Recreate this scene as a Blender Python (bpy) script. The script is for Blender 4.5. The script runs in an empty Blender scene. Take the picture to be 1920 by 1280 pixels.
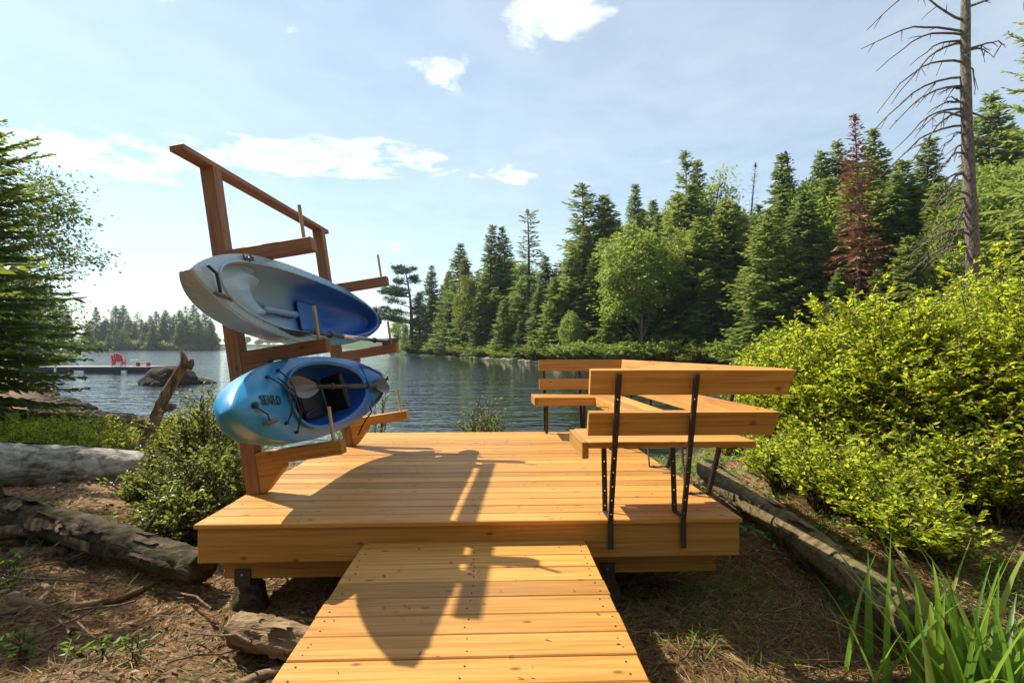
import bpy, math, random
import numpy as np
from mathutils import Vector, Matrix, Euler, noise as mnoise

R = math.radians
random.seed(7)
scene = bpy.context.scene
COL = scene.collection

# ------------------------------------------------------------------ camera, world, sun, exposure
CAM = Vector((0.0, 0.0, 1.9))
YAW = R(2.06)
F_PX, HOR = 963.0, 650.0
cam_d = bpy.data.cameras.new('camera')
cam = bpy.data.objects.new('camera', cam_d)
COL.objects.link(cam)
cam.location = CAM
cam.rotation_euler = (R(90), 0, -YAW)
cam_d.sensor_width = 36.0
cam_d.lens = 36.0 * F_PX / 1920.0
cam_d.shift_y = (HOR - 640.0) / 1920.0
cam_d.clip_start = 0.05
cam_d.clip_end = 6000
scene.camera = cam

SUN_DIR = Vector((-0.794, 0.50, 1.0)).normalized()
SUN_EL = math.asin(SUN_DIR.z)
SUN_AZ = math.atan2(SUN_DIR.x, SUN_DIR.y)       # from +Y towards +X
sun_d = bpy.data.lights.new('sun', 'SUN')
sun_d.energy = 4.3
sun_d.angle = R(0.55)
sun_d.color = (1.0, 0.93, 0.80)
sun = bpy.data.objects.new('sun', sun_d)
COL.objects.link(sun)
sun.rotation_euler = SUN_DIR.to_track_quat('Z', 'Y').to_euler()

world = bpy.data.worlds.new('World')
scene.world = world
world.use_nodes = True
wt = world.node_tree
wt.nodes.clear()


def N(t, kind, **kw):
    n = t.nodes.new(kind)
    for k, v in kw.items():
        if k in n.inputs.keys() if hasattr(n.inputs, 'keys') else False:
            n.inputs[k].default_value = v
        else:
            setattr(n, k, v)
    return n


def math_node(t, op, a, b=None, c=None, clamp=False):
    n = t.nodes.new('ShaderNodeMath')
    n.operation = op
    n.use_clamp = clamp
    for i, v in enumerate((a, b, c)):
        if v is None:
            continue
        if isinstance(v, (int, float)):
            n.inputs[i].default_value = v
        else:
            t.links.new(v, n.inputs[i])
    return n.outputs[0]


def mixc_w(t, a, b):
    m = t.nodes.new('ShaderNodeMix'); m.data_type = 'RGBA'; m.blend_type = 'MULTIPLY'
    m.inputs[0].default_value = 1.0
    t.links.new(a, m.inputs[6]); m.inputs[7].default_value = (*b, 1)
    return m.outputs[2]


def build_world():
    t = wt
    out = t.nodes.new('ShaderNodeOutputWorld')
    sky = t.nodes.new('ShaderNodeTexSky')
    sky.sky_type = 'NISHITA'
    sky.sun_disc = False
    sky.sun_elevation = SUN_EL
    sky.sun_rotation = SUN_AZ
    sky.air_density = 1.0
    sky.dust_density = 0.2
    sky.ozone_density = 1.0
    bg = t.nodes.new('ShaderNodeBackground')
    bg.inputs['Strength'].default_value = 0.086
    t.links.new(mixc_w(t, sky.outputs[0], (0.88, 1.0, 0.97)), bg.inputs['Color'])
    tc = t.nodes.new('ShaderNodeTexCoord')
    sep = t.nodes.new('ShaderNodeSeparateXYZ')
    t.links.new(tc.outputs['Generated'], sep.inputs[0])
    dz = math_node(t, 'MAXIMUM', sep.outputs[2], 0.03)
    px = math_node(t, 'DIVIDE', sep.outputs[0], dz)
    py = math_node(t, 'DIVIDE', sep.outputs[1], dz)
    comb = t.nodes.new('ShaderNodeCombineXYZ')
    t.links.new(px, comb.inputs[0]); t.links.new(py, comb.inputs[1])
    nz = t.nodes.new('ShaderNodeTexNoise')
    nz.inputs['Scale'].default_value = 4.5
    nz.inputs['Detail'].default_value = 7.0
    nz.inputs['Roughness'].default_value = 0.6
    nz.inputs['Distortion'].default_value = 0.35
    t.links.new(comb.outputs[0], nz.inputs['Vector'])
    nl = t.nodes.new('ShaderNodeTexNoise')
    nl.inputs['Scale'].default_value = 0.55
    nl.inputs['Detail'].default_value = 3.0
    t.links.new(comb.outputs[0], nl.inputs['Vector'])
    base = math_node(t, 'MULTIPLY', math_node(t, 'SUBTRACT', nl.outputs[0], 0.62, clamp=False), 3.0, clamp=True)
    total = base

    def cloud(x, y, rx, ry, amp):
        nonlocal total
        a = (x - 960) / F_PX
        d = Vector((a * math.cos(YAW) + math.sin(YAW), -a * math.sin(YAW) + math.cos(YAW), (HOR - y) / F_PX))
        cx, cy = d.x / d.z, d.y / d.z
        dx = math_node(t, 'DIVIDE', math_node(t, 'SUBTRACT', px, cx), rx)
        dy = math_node(t, 'DIVIDE', math_node(t, 'SUBTRACT', py, cy), ry)
        r2 = math_node(t, 'ADD', math_node(t, 'MULTIPLY', dx, dx), math_node(t, 'MULTIPLY', dy, dy))
        m = math_node(t, 'MULTIPLY', math_node(t, 'SUBTRACT', 1.0, r2, clamp=True), amp)
        total = math_node(t, 'MAXIMUM', total, m)

    cloud(1060, 30, 0.27, 0.26, 1.35)
    cloud(845, 133, 0.19, 0.22, 1.25)
    cloud(590, 300, 0.95, 0.46, 1.35)
    cloud(200, 300, 0.95, 0.60, 1.2)
    cloud(965, 330, 0.34, 0.26, 1.1)
    cloud(310, -5, 0.16, 0.12, 0.8)
    cloud(566, 76, 0.08, 0.12, 0.55)
    cloud(760, 465, 0.42, 0.45, 0.7)
    cloud(240, 545, 3.6, 2.6, 0.7)
    cloud(1245, 303, 0.14, 0.12, 0.5)
    f = math_node(t, 'ADD', total, math_node(t, 'MULTIPLY', math_node(t, 'SUBTRACT', nz.outputs[0], 0.5), 3.6))
    f = math_node(t, 'MULTIPLY', math_node(t, 'SUBTRACT', f, 0.42), 1.15, clamp=True)
    f = math_node(t, 'MULTIPLY', f, math_node(t, 'GREATER_THAN', total, 0.001))
    f = math_node(t, 'MULTIPLY', f, math_node(t, 'MULTIPLY', math_node(t, 'MULTIPLY', total, 3.0, clamp=True), 0.9))
    veil = math_node(t, 'MULTIPLY', math_node(t, 'ADD', nl.outputs[0], math_node(t, 'MULTIPLY', nz.outputs[0], 0.5)), 0.42)
    f = math_node(t, 'MAXIMUM', f, veil)
    bc = t.nodes.new('ShaderNodeBackground')
    bc.inputs['Color'].default_value = (0.96, 1.0, 1.0, 1)
    bc.inputs['Strength'].default_value = 0.66
    mix = t.nodes.new('ShaderNodeMixShader')
    t.links.new(f, mix.inputs[0])
    t.links.new(bg.outputs[0], mix.inputs[1])
    t.links.new(bc.outputs[0], mix.inputs[2])
    t.links.new(mix.outputs[0], out.inputs['Surface'])


build_world()
scene.view_settings.view_transform = 'Standard'
scene.view_settings.look = 'None'
scene.view_settings.exposure = 1.0
scene.view_settings.gamma = 1.0
scene.render.engine = 'CYCLES'
scene.cycles.use_denoising = True
scene.cycles.max_bounces = 7
scene.cycles.diffuse_bounces = 3
scene.cycles.glossy_bounces = 3
scene.cycles.transmission_bounces = 3
scene.cycles.transparent_max_bounces = 4
scene.cycles.sample_clamp_indirect = 6.0

# ------------------------------------------------------------------ basic helpers
DECKM = Matrix.Translation(CAM) @ Matrix.Rotation(-0.0114, 4, 'X') @ Matrix.Translation(-CAM)


def cam2world(xpx, D, z=0.0):
    """ground-plan point seen at pixel column xpx at distance D along the view axis"""
    xc = (xpx - 960.0) / F_PX * D
    return Vector((xc * math.cos(YAW) + D * math.sin(YAW), -xc * math.sin(YAW) + D * math.cos(YAW), z))


def pix(xpx, ypx, D):
    v = cam2world(xpx, D)
    v.z = CAM.z - (ypx - HOR) / F_PX * D
    return v


def tag(o, label=None, cat=None, group=None, kind=None):
    if label: o['label'] = label
    if cat: o['category'] = cat
    if group: o['group'] = group
    if kind: o['kind'] = kind
    return o


def link(o, parent=None):
    COL.objects.link(o)
    if parent is not None:
        o.parent = parent
    return o


def empty(name, loc=(0, 0, 0), rot=(0, 0, 0)):
    o = bpy.data.objects.new(name, None)
    o.empty_display_size = 0.1
    o.location = loc
    o.rotation_euler = rot
    return link(o)


def mesh_np(name, V, Fc, mat, smooth=False, rnd=None):
    """V (n,3) float array, Fc (m,k) int array (k = 3 or 4)"""
    V = np.asarray(V, dtype=np.float32)
    Fc = np.asarray(Fc, dtype=np.int32)
    me = bpy.data.meshes.new(name)
    m, k = Fc.shape
    me.vertices.add(len(V))
    me.vertices.foreach_set('co', V.ravel())
    me.loops.add(m * k)
    me.loops.foreach_set('vertex_index', Fc.ravel())
    me.polygons.add(m)
    me.polygons.foreach_set('loop_start', np.arange(0, m * k, k, dtype=np.int32))
    me.polygons.foreach_set('loop_total', np.full(m, k, dtype=np.int32))
    if smooth:
        me.polygons.foreach_set('use_smooth', np.ones(m, dtype=bool))
    if rnd is not None:
        a = me.attributes.new('rnd', 'FLOAT', 'FACE')
        a.data.foreach_set('value', np.asarray(rnd, dtype=np.float32))
    me.update(calc_edges=True)
    me.validate()
    if mat: me.materials.append(mat)
    return me


def obj(name, me, parent=None):
    return link(bpy.data.objects.new(name, me), parent)


class MB:
    def __init__(self):
        self.v, self.f = [], []

    def add(self, verts, faces):
        o = len(self.v)
        self.v += [tuple(p) for p in verts]
        self.f += [tuple(i + o for i in fc) for fc in faces]
        return self

    def box(self, x0, x1, y0, y1, z0, z1, bev=0.0, M=None):
        if bev <= 0:
            vs = [(x, y, z) for x in (x0, x1) for y in (y0, y1) for z in (z0, z1)]
            fs = [(0, 1, 3, 2), (4, 6, 7, 5), (0, 4, 5, 1), (2, 3, 7, 6), (0, 2, 6, 4), (1, 5, 7, 3)]
        else:
            b = bev
            vs, idx = [], {}
            for sx, x in ((0, x0), (1, x1)):
                for sy, y in ((0, y0), (1, y1)):
                    for sz, z in ((0, z0), (1, z1)):
                        for ax in range(3):
                            p = [x, y, z]
                            for k, s in ((0, sx), (1, sy), (2, sz)):
                                if k != ax:
                                    p[k] += b if s == 0 else -b
                            idx[(sx, sy, sz, ax)] = len(vs)
                            vs.append(tuple(p))
            fs = []
            for ax in range(3):
                o1, o2 = (ax + 1) % 3, (ax + 2) % 3
                for s in (0, 1):
                    q = []
                    for a, c in ((0, 0), (1, 0), (1, 1), (0, 1)):
                        k = [0, 0, 0]; k[ax] = s; k[o1] = a; k[o2] = c
                        q.append(idx[(k[0], k[1], k[2], ax)])
                    fs.append(tuple(q) if s else tuple(q[::-1]))
            for ax in range(3):            # edges along axis ax
                o1, o2 = (ax + 1) % 3, (ax + 2) % 3
                for a in (0, 1):
                    for c in (0, 1):
                        q = []
                        for e, face in ((0, o1), (1, o1), (1, o2), (0, o2)):
                            k = [0, 0, 0]; k[ax] = e; k[o1] = a; k[o2] = c
                            q.append(idx[(k[0], k[1], k[2], face)])
                        fs.append(tuple(q) if (a ^ c) == 0 else tuple(q[::-1]))
            for sx in (0, 1):
                for sy in (0, 1):
                    for sz in (0, 1):
                        q = [idx[(sx, sy, sz, a)] for a in range(3)]
                        fs.append(tuple(q) if (sx + sy + sz) % 2 else tuple(q[::-1]))
        if M is not None:
            vs = [tuple(M @ Vector(p)) for p in vs]
        return self.add(vs, fs)

    def tube(self, pts, rad, n=8, caps=True):
        pts = [Vector(p) for p in pts]
        if not hasattr(rad, '__len__'):
            rad = [rad] * len(pts)
        rings, up = [], None
        for i, p in enumerate(pts):
            d = (pts[min(i + 1, len(pts) - 1)] - pts[max(i - 1, 0)]).normalized()
            if up is None:
                up = Vector((0, 0, 1)) if abs(d.z) < 0.9 else Vector((1, 0, 0))
            a = d.cross(up).normalized(); b = a.cross(d).normalized(); up = b
            rings.append([p + (a * math.cos(2 * math.pi * k / n) + b * math.sin(2 * math.pi * k / n)) * rad[i] for k in range(n)])
        vs = [q for r in rings for q in r]
        fs = []
        for i in range(len(pts) - 1):
            for k in range(n):
                k2 = (k + 1) % n
                fs.append((i * n + k, i * n + k2, (i + 1) * n + k2, (i + 1) * n + k))
        if caps:
            fs.append(tuple(range(n))[::-1])
            fs.append(tuple((len(pts) - 1) * n + k for k in range(n)))
        return self.add(vs, fs)

    def prism(self, poly, a0, a1, axes=(0, 2, 1)):
        """extrude 2-D poly; axes = (axis of u, axis of v, extrusion axis)"""
        n = len(poly)
        vs = []
        for a in (a0, a1):
            for u, v in poly:
                p = [0, 0, 0]
                p[axes[0]] = u; p[axes[1]] = v; p[axes[2]] = a
                vs.append(tuple(p))
        fs = [tuple(range(n)), tuple(range(n, 2 * n))[::-1]]
        for k in range(n):
            k2 = (k + 1) % n
            fs.append((k, k2, n + k2, n + k))
        return self.add(vs, fs)

    def mesh(self, name, mat, smooth=False, fix=True):
        me = bpy.data.meshes.new(name)
        me.from_pydata(self.v, [], self.f)
        if fix:
            import bmesh
            bm = bmesh.new(); bm.from_mesh(me)
            bmesh.ops.recalc_face_normals(bm, faces=bm.faces)
            bm.to_mesh(me); bm.free()
        if smooth:
            me.polygons.foreach_set('use_smooth', np.ones(len(me.polygons), dtype=bool))
        if mat: me.materials.append(mat)
        me.update()
        return me

    def build(self, name, mat, parent=None, smooth=False):
        return obj(name, self.mesh(name, mat, smooth), parent)


# ------------------------------------------------------------------ materials
def new_mat(name):
    m = bpy.data.materials.new(name)
    m.use_nodes = True
    t = m.node_tree
    b = t.nodes.get('Principled BSDF')
    return m, t, b, t.nodes.get('Material Output')


def ramp(t, fac, stops, interp='LINEAR'):
    r = t.nodes.new('ShaderNodeValToRGB')
    r.color_ramp.interpolation = interp
    e = r.color_ramp.elements
    while len(e) < len(stops):
        e.new(0.5)
    for i, (p, c) in enumerate(stops):
        e[i].position = p
        e[i].color = (*c, 1) if len(c) == 3 else c
    t.links.new(fac, r.inputs[0])
    return r.outputs[0]


def noise_tex(t, vec, scale, detail=4, rough=0.55, dist=0.0):
    n = t.nodes.new('ShaderNodeTexNoise')
    n.inputs['Scale'].default_value = scale
    n.inputs['Detail'].default_value = detail
    n.inputs['Roughness'].default_value = rough
    n.inputs['Distortion'].default_value = dist
    if vec is not None:
        t.links.new(vec, n.inputs['Vector'])
    return n.outputs[0]


def mapped(t, scale=(1, 1, 1), rnd=True):
    tc = t.nodes.new('ShaderNodeTexCoord')
    mp = t.nodes.new('ShaderNodeMapping')
    mp.inputs['Scale'].default_value = scale
    t.links.new(tc.outputs['Object'], mp.inputs['Vector'])
    if rnd:
        oi = t.nodes.new('ShaderNodeObjectInfo')
        k = math_node(t, 'MULTIPLY', oi.outputs['Random'], 37.0)
        c = t.nodes.new('ShaderNodeCombineXYZ')
        for i in range(3):
            t.links.new(k, c.inputs[i])
        t.links.new(c.outputs[0], mp.inputs['Location'])
        return mp.outputs[0], oi.outputs['Random']
    return mp.outputs[0], None


def mixc(t, fac, a, b, blend='MIX'):
    m = t.nodes.new('ShaderNodeMix')
    m.data_type = 'RGBA'
    m.blend_type = blend
    if isinstance(fac, (int, float)): m.inputs[0].default_value = fac
    else: t.links.new(fac, m.inputs[0])
    for s, v in ((6, a), (7, b)):
        if isinstance(v, tuple): m.inputs[s].default_value = (*v, 1) if len(v) == 3 else v
        else: t.links.new(v, m.inputs[s])
    return m.outputs[2]


def bump(t, bsdf, h, strength=0.3, dist=0.01):
    b = t.nodes.new('ShaderNodeBump')
    b.inputs['Strength'].default_value = strength
    b.inputs['Distance'].default_value = dist
    t.links.new(h, b.inputs['Height'])
    t.links.new(b.outputs[0], bsdf.inputs['Normal'])


def mat_wood(name, c_lo, c_mid, c_hi, axis=0, rough=0.55, knots=True):
    """stained softwood; grain runs along the local axis"""
    m, t, b, o = new_mat(name)
    sc = [58.0, 58.0, 58.0]; sc[axis] = 1.7
    vec, r = mapped(t, tuple(sc))
    g = noise_tex(t, vec, 1.0, 6, 0.62, 0.6)
    sc2 = [5.0, 5.0, 5.0]; sc2[axis] = 0.5
    vec2, _ = mapped(t, tuple(sc2))
    g2 = noise_tex(t, vec2, 1.0, 3, 0.5, 1.2)
    col = ramp(t, g, [(0.30, c_lo), (0.5, c_mid), (0.72, c_hi)])
    col = mixc(t, math_node(t, 'MULTIPLY', g2, 0.55), col, mixc(t, 0.5, col, c_lo))
    tone = math_node(t, 'ADD', 0.72, math_node(t, 'MULTIPLY', r, 0.52))
    c3 = t.nodes.new('ShaderNodeCombineXYZ')
    t.links.new(tone, c3.inputs[0]); t.links.new(tone, c3.inputs[1])
    t.links.new(math_node(t, 'MULTIPLY', tone, 0.98), c3.inputs[2])
    col = mixc(t, 1.0, col, c3.outputs[0], 'MULTIPLY')
    if knots:
        vk, _ = mapped(t, (1, 1, 1))
        sp = t.nodes.new('ShaderNodeSeparateXYZ'); t.links.new(vk, sp.inputs[0])
        ot = [k for k in range(3) if k != axis]
        cb = t.nodes.new('ShaderNodeCombineXYZ')
        t.links.new(math_node(t, 'MULTIPLY', sp.outputs[axis], 3.2), cb.inputs[0])
        t.links.new(math_node(t, 'MULTIPLY', math_node(t, 'ADD', sp.outputs[ot[0]], sp.outputs[ot[1]]), 6.5), cb.inputs[1])
        vo = t.nodes.new('ShaderNodeTexVoronoi')
        vo.voronoi_dimensions = '2D'
        vo.inputs['Scale'].default_value = 1.0
        t.links.new(cb.outputs[0], vo.inputs['Vector'])
        kn = math_node(t, 'MULTIPLY', math_node(t, 'SUBTRACT', 0.085, vo.outputs['Distance'], clamp=True), 16.0, clamp=True)
        ncol = t.nodes.new('ShaderNodeSeparateColor')
        t.links.new(vo.outputs['Color'], ncol.inputs[0])
        kn = math_node(t, 'MULTIPLY', kn, math_node(t, 'GREATER_THAN', ncol.outputs[0], 0.55))
        col = mixc(t, math_node(t, 'MULTIPLY', kn, 0.85), col, tuple(x * 0.40 for x in c_lo))
    t.links.new(col, b.inputs['Base Color'])
    b.inputs['Roughness'].default_value = rough
    b.inputs['Specular IOR Level'].default_value = 0.3
    bump(t, b, g, 0.18, 0.004)
    return m


WLO, WMID, WHI = (0.34, 0.136, 0.025), (0.52, 0.245, 0.052), (0.63, 0.345, 0.09)
M_wood_x = mat_wood('stained_wood_x', WLO, WMID, WHI, 0)
M_wood_y = mat_wood('stained_wood_y', WLO, WMID, WHI, 1)
M_wood_z_shaded = mat_wood('stained_wood_z_shaded', (0.17, 0.07, 0.032), (0.29, 0.125, 0.055), (0.40, 0.185, 0.085), 2)  # rack copies of the deck wood, darkened in colour to stand for shade
M_wood_x_shaded = mat_wood('stained_wood_x_shaded', (0.17, 0.07, 0.032), (0.29, 0.125, 0.055), (0.40, 0.185, 0.085), 0)
M_wood_y_shaded = mat_wood('stained_wood_y_shaded', (0.17, 0.07, 0.032), (0.29, 0.125, 0.055), (0.40, 0.185, 0.085), 1)
M_dowel = mat_wood('dowel_wood', (0.45, 0.30, 0.15), (0.58, 0.41, 0.22), (0.66, 0.50, 0.30), 2, knots=False)


def mat_simple(name, col, rough=0.5, metal=0.0, noise_amt=0.15, scale=20.0, spec=0.5, bump_s=0.0):
    m, t, b, o = new_mat(name)
    vec, r = mapped(t, (1, 1, 1))
    n = noise_tex(t, vec, scale, 5, 0.6)
    f = math_node(t, 'ADD', 1.0 - noise_amt, math_node(t, 'MULTIPLY', n, 2 * noise_amt))
    c3 = t.nodes.new('ShaderNodeCombineXYZ')
    for i in range(3): t.links.new(f, c3.inputs[i])
    t.links.new(mixc(t, 1.0, col, c3.outputs[0], 'MULTIPLY'), b.inputs['Base Color'])
    b.inputs['Roughness'].default_value = rough
    b.inputs['Metallic'].default_value = metal
    b.inputs['Specular IOR Level'].default_value = spec
    if bump_s: bump(t, b, n, bump_s, 0.02)
    return m


M_steel = mat_simple('weathered_steel', (0.055, 0.045, 0.038), 0.55, 0.35, 0.35, 30)
M_black = mat_simple('black_rubber', (0.018, 0.018, 0.02), 0.5, 0, 0.2)
M_blackmesh = mat_simple('black_net', (0.03, 0.03, 0.032), 0.75, 0, 0.5, 140)
M_silver = mat_simple('aluminium', (0.62, 0.62, 0.60), 0.28, 0.9, 0.08)
M_blade = mat_simple('paddle_blade', (0.045, 0.06, 0.075), 0.28, 0, 0.2)
M_blade_brown = mat_simple('paddle_blade_worn', (0.10, 0.09, 0.075), 0.4, 0, 0.35, 12)
M_red = mat_simple('red_plastic', (0.62, 0.03, 0.035), 0.4, 0, 0.1)
M_white = mat_simple('white_float', (0.78, 0.78, 0.74), 0.5, 0, 0.1)
M_dockside = mat_simple('dock_side', (0.035, 0.04, 0.045), 0.6, 0, 0.3)
M_dockwood = mat_simple('grey_boards', (0.20, 0.20, 0.19), 0.7, 0, 0.25, 9)
M_screw = mat_simple('screw_heads', (0.06, 0.04, 0.03), 0.6, 0.2, 0.2)


def mat_leaf(name, c1, c2, trans, tfac=0.45, rough=0.45, spec=0.35, c3=None, objvar=0.25):
    m, t, b, o = new_mat(name)
    at = t.nodes.new('ShaderNodeAttribute'); at.attribute_name = 'rnd'
    oi = t.nodes.new('ShaderNodeObjectInfo')
    stops = [(0.0, c1), (0.8, c2)]
    if c3: stops.append((1.0, c3))
    col = ramp(t, at.outputs['Fac'], stops)
    f = math_node(t, 'ADD', 1.0 - objvar, math_node(t, 'MULTIPLY', oi.outputs['Random'], 2 * objvar))
    cc = t.nodes.new('ShaderNodeCombineXYZ')
    for i in range(3): t.links.new(f, cc.inputs[i])
    col = mixc(t, 1.0, col, cc.outputs[0], 'MULTIPLY')
    t.links.new(col, b.inputs['Base Color'])
    b.inputs['Roughness'].default_value = rough
    b.inputs['Specular IOR Level'].default_value = spec
    tr = t.nodes.new('ShaderNodeBsdfTranslucent')
    t.links.new(mixc(t, 0.6, col, trans), tr.inputs['Color'])
    mx = t.nodes.new('ShaderNodeMixShader')
    mx.inputs[0].default_value = tfac
    t.links.new(b.outputs[0], mx.inputs[1]); t.links.new(tr.outputs[0], mx.inputs[2])
    t.links.new(mx.outputs[0], o.inputs['Surface'])
    return m


M_spruce = mat_leaf('spruce_needles', (0.055, 0.095, 0.032), (0.135, 0.19, 0.062), (0.30, 0.36, 0.08), 0.44)
M_fir = mat_leaf('fir_needles', (0.08, 0.135, 0.035), (0.19, 0.25, 0.065), (0.40, 0.46, 0.08), 0.48)
M_fir_near = mat_leaf('hemlock_needles', (0.04, 0.09, 0.022), (0.13, 0.20, 0.04), (0.40, 0.48, 0.06), 0.42)
M_pine = mat_leaf('pine_needles', (0.03, 0.07, 0.03), (0.06, 0.12, 0.05), (0.09, 0.16, 0.04), 0.25)
M_brown = mat_leaf('dead_needles', (0.12, 0.055, 0.03), (0.27, 0.095, 0.045), (0.26, 0.10, 0.05), 0.22, c3=(0.20, 0.16, 0.12))
M_grey = mat_leaf('bare_twigs', (0.11, 0.085, 0.07), (0.17, 0.13, 0.10), (0.15, 0.11, 0.08), 0.1)
M_decid = mat_leaf('maple_leaves', (0.10, 0.17, 0.03), (0.24, 0.31, 0.06), (0.48, 0.56, 0.09), 0.5)
M_alder = mat_leaf('alder_leaves', (0.05, 0.10, 0.02), (0.13, 0.19, 0.035), (0.26, 0.34, 0.05), 0.36)
M_decid_y = mat_leaf('yellowing_leaves', (0.10, 0.16, 0.02), (0.22, 0.26, 0.035), (0.36, 0.40, 0.05), 0.42)
M_bush = mat_leaf('bush_leaves', (0.12, 0.22, 0.015), (0.32, 0.42, 0.02), (0.88, 0.92, 0.06), 0.60, 0.4, 0.4, (0.48, 0.40, 0.02), 0.10)
M_shrub = mat_leaf('shrub_leaves', (0.06, 0.12, 0.025), (0.18, 0.25, 0.045), (0.48, 0.52, 0.07), 0.45, 0.38, 0.45, (0.22, 0.14, 0.05), 0.15)
M_herb = mat_leaf('herb_leaves', (0.06, 0.15, 0.02), (0.14, 0.26, 0.03), (0.32, 0.48, 0.05), 0.45, objvar=0.15)
M_iris = mat_leaf('sword_leaves', (0.06, 0.16, 0.018), (0.17, 0.30, 0.035), (0.42, 0.60, 0.06), 0.5, 0.4, 0.4, (0.34, 0.26, 0.09), 0.25)
M_straw = mat_leaf('dry_straw', (0.26, 0.16, 0.075), (0.52, 0.36, 0.18), (0.4, 0.26, 0.1), 0.15, 0.7, 0.2)
M_moss = mat_leaf('moss', (0.05, 0.065, 0.02), (0.16, 0.16, 0.06), (0.2, 0.22, 0.06), 0.2, 0.8, 0.1)
M_litter = mat_leaf('leaf_litter', (0.12, 0.06, 0.03), (0.27, 0.16, 0.08), (0.3, 0.16, 0.06), 0.12, 0.7, 0.2, (0.34, 0.28, 0.17))


def mat_bark(name, c1, c2, scale=(6, 6, 1.5), strength=0.7, moss=None):
    m, t, b, o = new_mat(name)
    vec, r = mapped(t, scale)
    n = noise_tex(t, vec, 2.2, 8, 0.68, 0.4)
    n2 = noise_tex(t, vec, 0.5, 3, 0.5)
    col = ramp(t, n, [(0.38, c1), (0.62, c2)])
    if moss:
        col = mixc(t, math_node(t, 'MULTIPLY', math_node(t, 'SUBTRACT', n2, 0.5, clamp=True), 5.0, clamp=True), col, moss)
    t.links.new(col, b.inputs['Base Color'])
    b.inputs['Roughness'].default_value = 0.85
    b.inputs['Specular IOR Level'].default_value = 0.15
    bump(t, b, n, strength, 0.05)
    return m


M_bark = mat_bark('spruce_bark', (0.045, 0.035, 0.028), (0.14, 0.115, 0.09))
M_bark_grey = mat_bark('grey_bark', (0.07, 0.058, 0.045), (0.27, 0.225, 0.175), (14, 14, 7))
M_stem = mat_bark('shrub_stems', (0.06, 0.04, 0.025), (0.16, 0.11, 0.07))
M_log_dark = mat_bark('mossy_log_bark', (0.035, 0.025, 0.017), (0.17, 0.12, 0.08), (3, 9, 9), 1.0, (0.06, 0.062, 0.018))
M_log_dry = mat_bark('dry_log_wood', (0.14, 0.08, 0.04), (0.38, 0.26, 0.15), (1.2, 7, 7), 0.9)
M_log_moss = mat_bark('mossy_grey_bark', (0.07, 0.05, 0.025), (0.24, 0.18, 0.09), (5, 9, 9), 0.8, (0.16, 0.14, 0.045))
M_drift = mat_bark('driftwood', (0.09, 0.06, 0.04), (0.36, 0.25, 0.16), (9, 9, 1.4), 1.0)
M_birch = mat_bark('birch_bark', (0.12, 0.10, 0.08), (0.55, 0.50, 0.43), (2.5, 4.0, 5.0), 0.8)


def mat_rock():
    m, t, b, o = new_mat('lake_rock')
    vec, r = mapped(t, (1, 1, 1))
    n = noise_tex(t, vec, 3.0, 8, 0.65)
    t.links.new(ramp(t, n, [(0.3, (0.016, 0.013, 0.011)), (0.55, (0.055, 0.044, 0.034)), (0.75, (0.11, 0.09, 0.07))]), b.inputs['Base Color'])
    b.inputs['Roughness'].default_value = 0.9
    b.inputs['Specular IOR Level'].default_value = 0.1
    bump(t, b, n, 1.0, 0.15)
    return m


M_rock = mat_rock()


def mat_ground():
    m, t, b, o = new_mat('forest_floor')
    tc = t.nodes.new('ShaderNodeTexCoord')
    v = tc.outputs['Object']
    n1 = noise_tex(t, v, 1.1, 5, 0.6)
    n2 = noise_tex(t, v, 38.0, 6, 0.7)
    n3 = noise_tex(t, v, 6.0, 4, 0.6)
    col = ramp(t, n2, [(0.33, (0.05, 0.031, 0.018)), (0.5, (0.25, 0.145, 0.075)), (0.66, (0.48, 0.32, 0.18))])
    col = mixc(t, math_node(t, 'MULTIPLY', math_node(t, 'SUBTRACT', n1, 0.5, clamp=True), 4.0, clamp=True), col,
               mixc(t, n3, (0.05, 0.065, 0.02), (0.10, 0.10, 0.04)))
    col = mixc(t, math_node(t, 'MULTIPLY', math_node(t, 'SUBTRACT', n3, 0.58, clamp=True), 5.0, clamp=True), col, (0.26, 0.115, 0.05))
    sz_ = t.nodes.new('ShaderNodeSeparateXYZ'); t.links.new(v, sz_.inputs[0])
    wet = math_node(t, 'MULTIPLY', math_node(t, 'SUBTRACT', 0.30, sz_.outputs[2]), 5.0, clamp=True)
    col = mixc(t, wet, col, mixc(t, n2, (0.02, 0.016, 0.011), (0.07, 0.055, 0.04)))
    canopy = math_node(t, 'MULTIPLY', math_node(t, 'SUBTRACT', sz_.outputs[1], 30.0), 0.05, clamp=True)
    col = mixc(t, canopy, col, mixc(t, n1, (0.03, 0.05, 0.02), (0.07, 0.10, 0.035)))
    t.links.new(col, b.inputs['Base Color'])
    b.inputs['Roughness'].default_value = 0.95
    b.inputs['Specular IOR Level'].default_value = 0.1
    bump(t, b, math_node(t, 'ADD', n2, n3), 0.8, 0.03)
    return m


M_ground = mat_ground()


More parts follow.
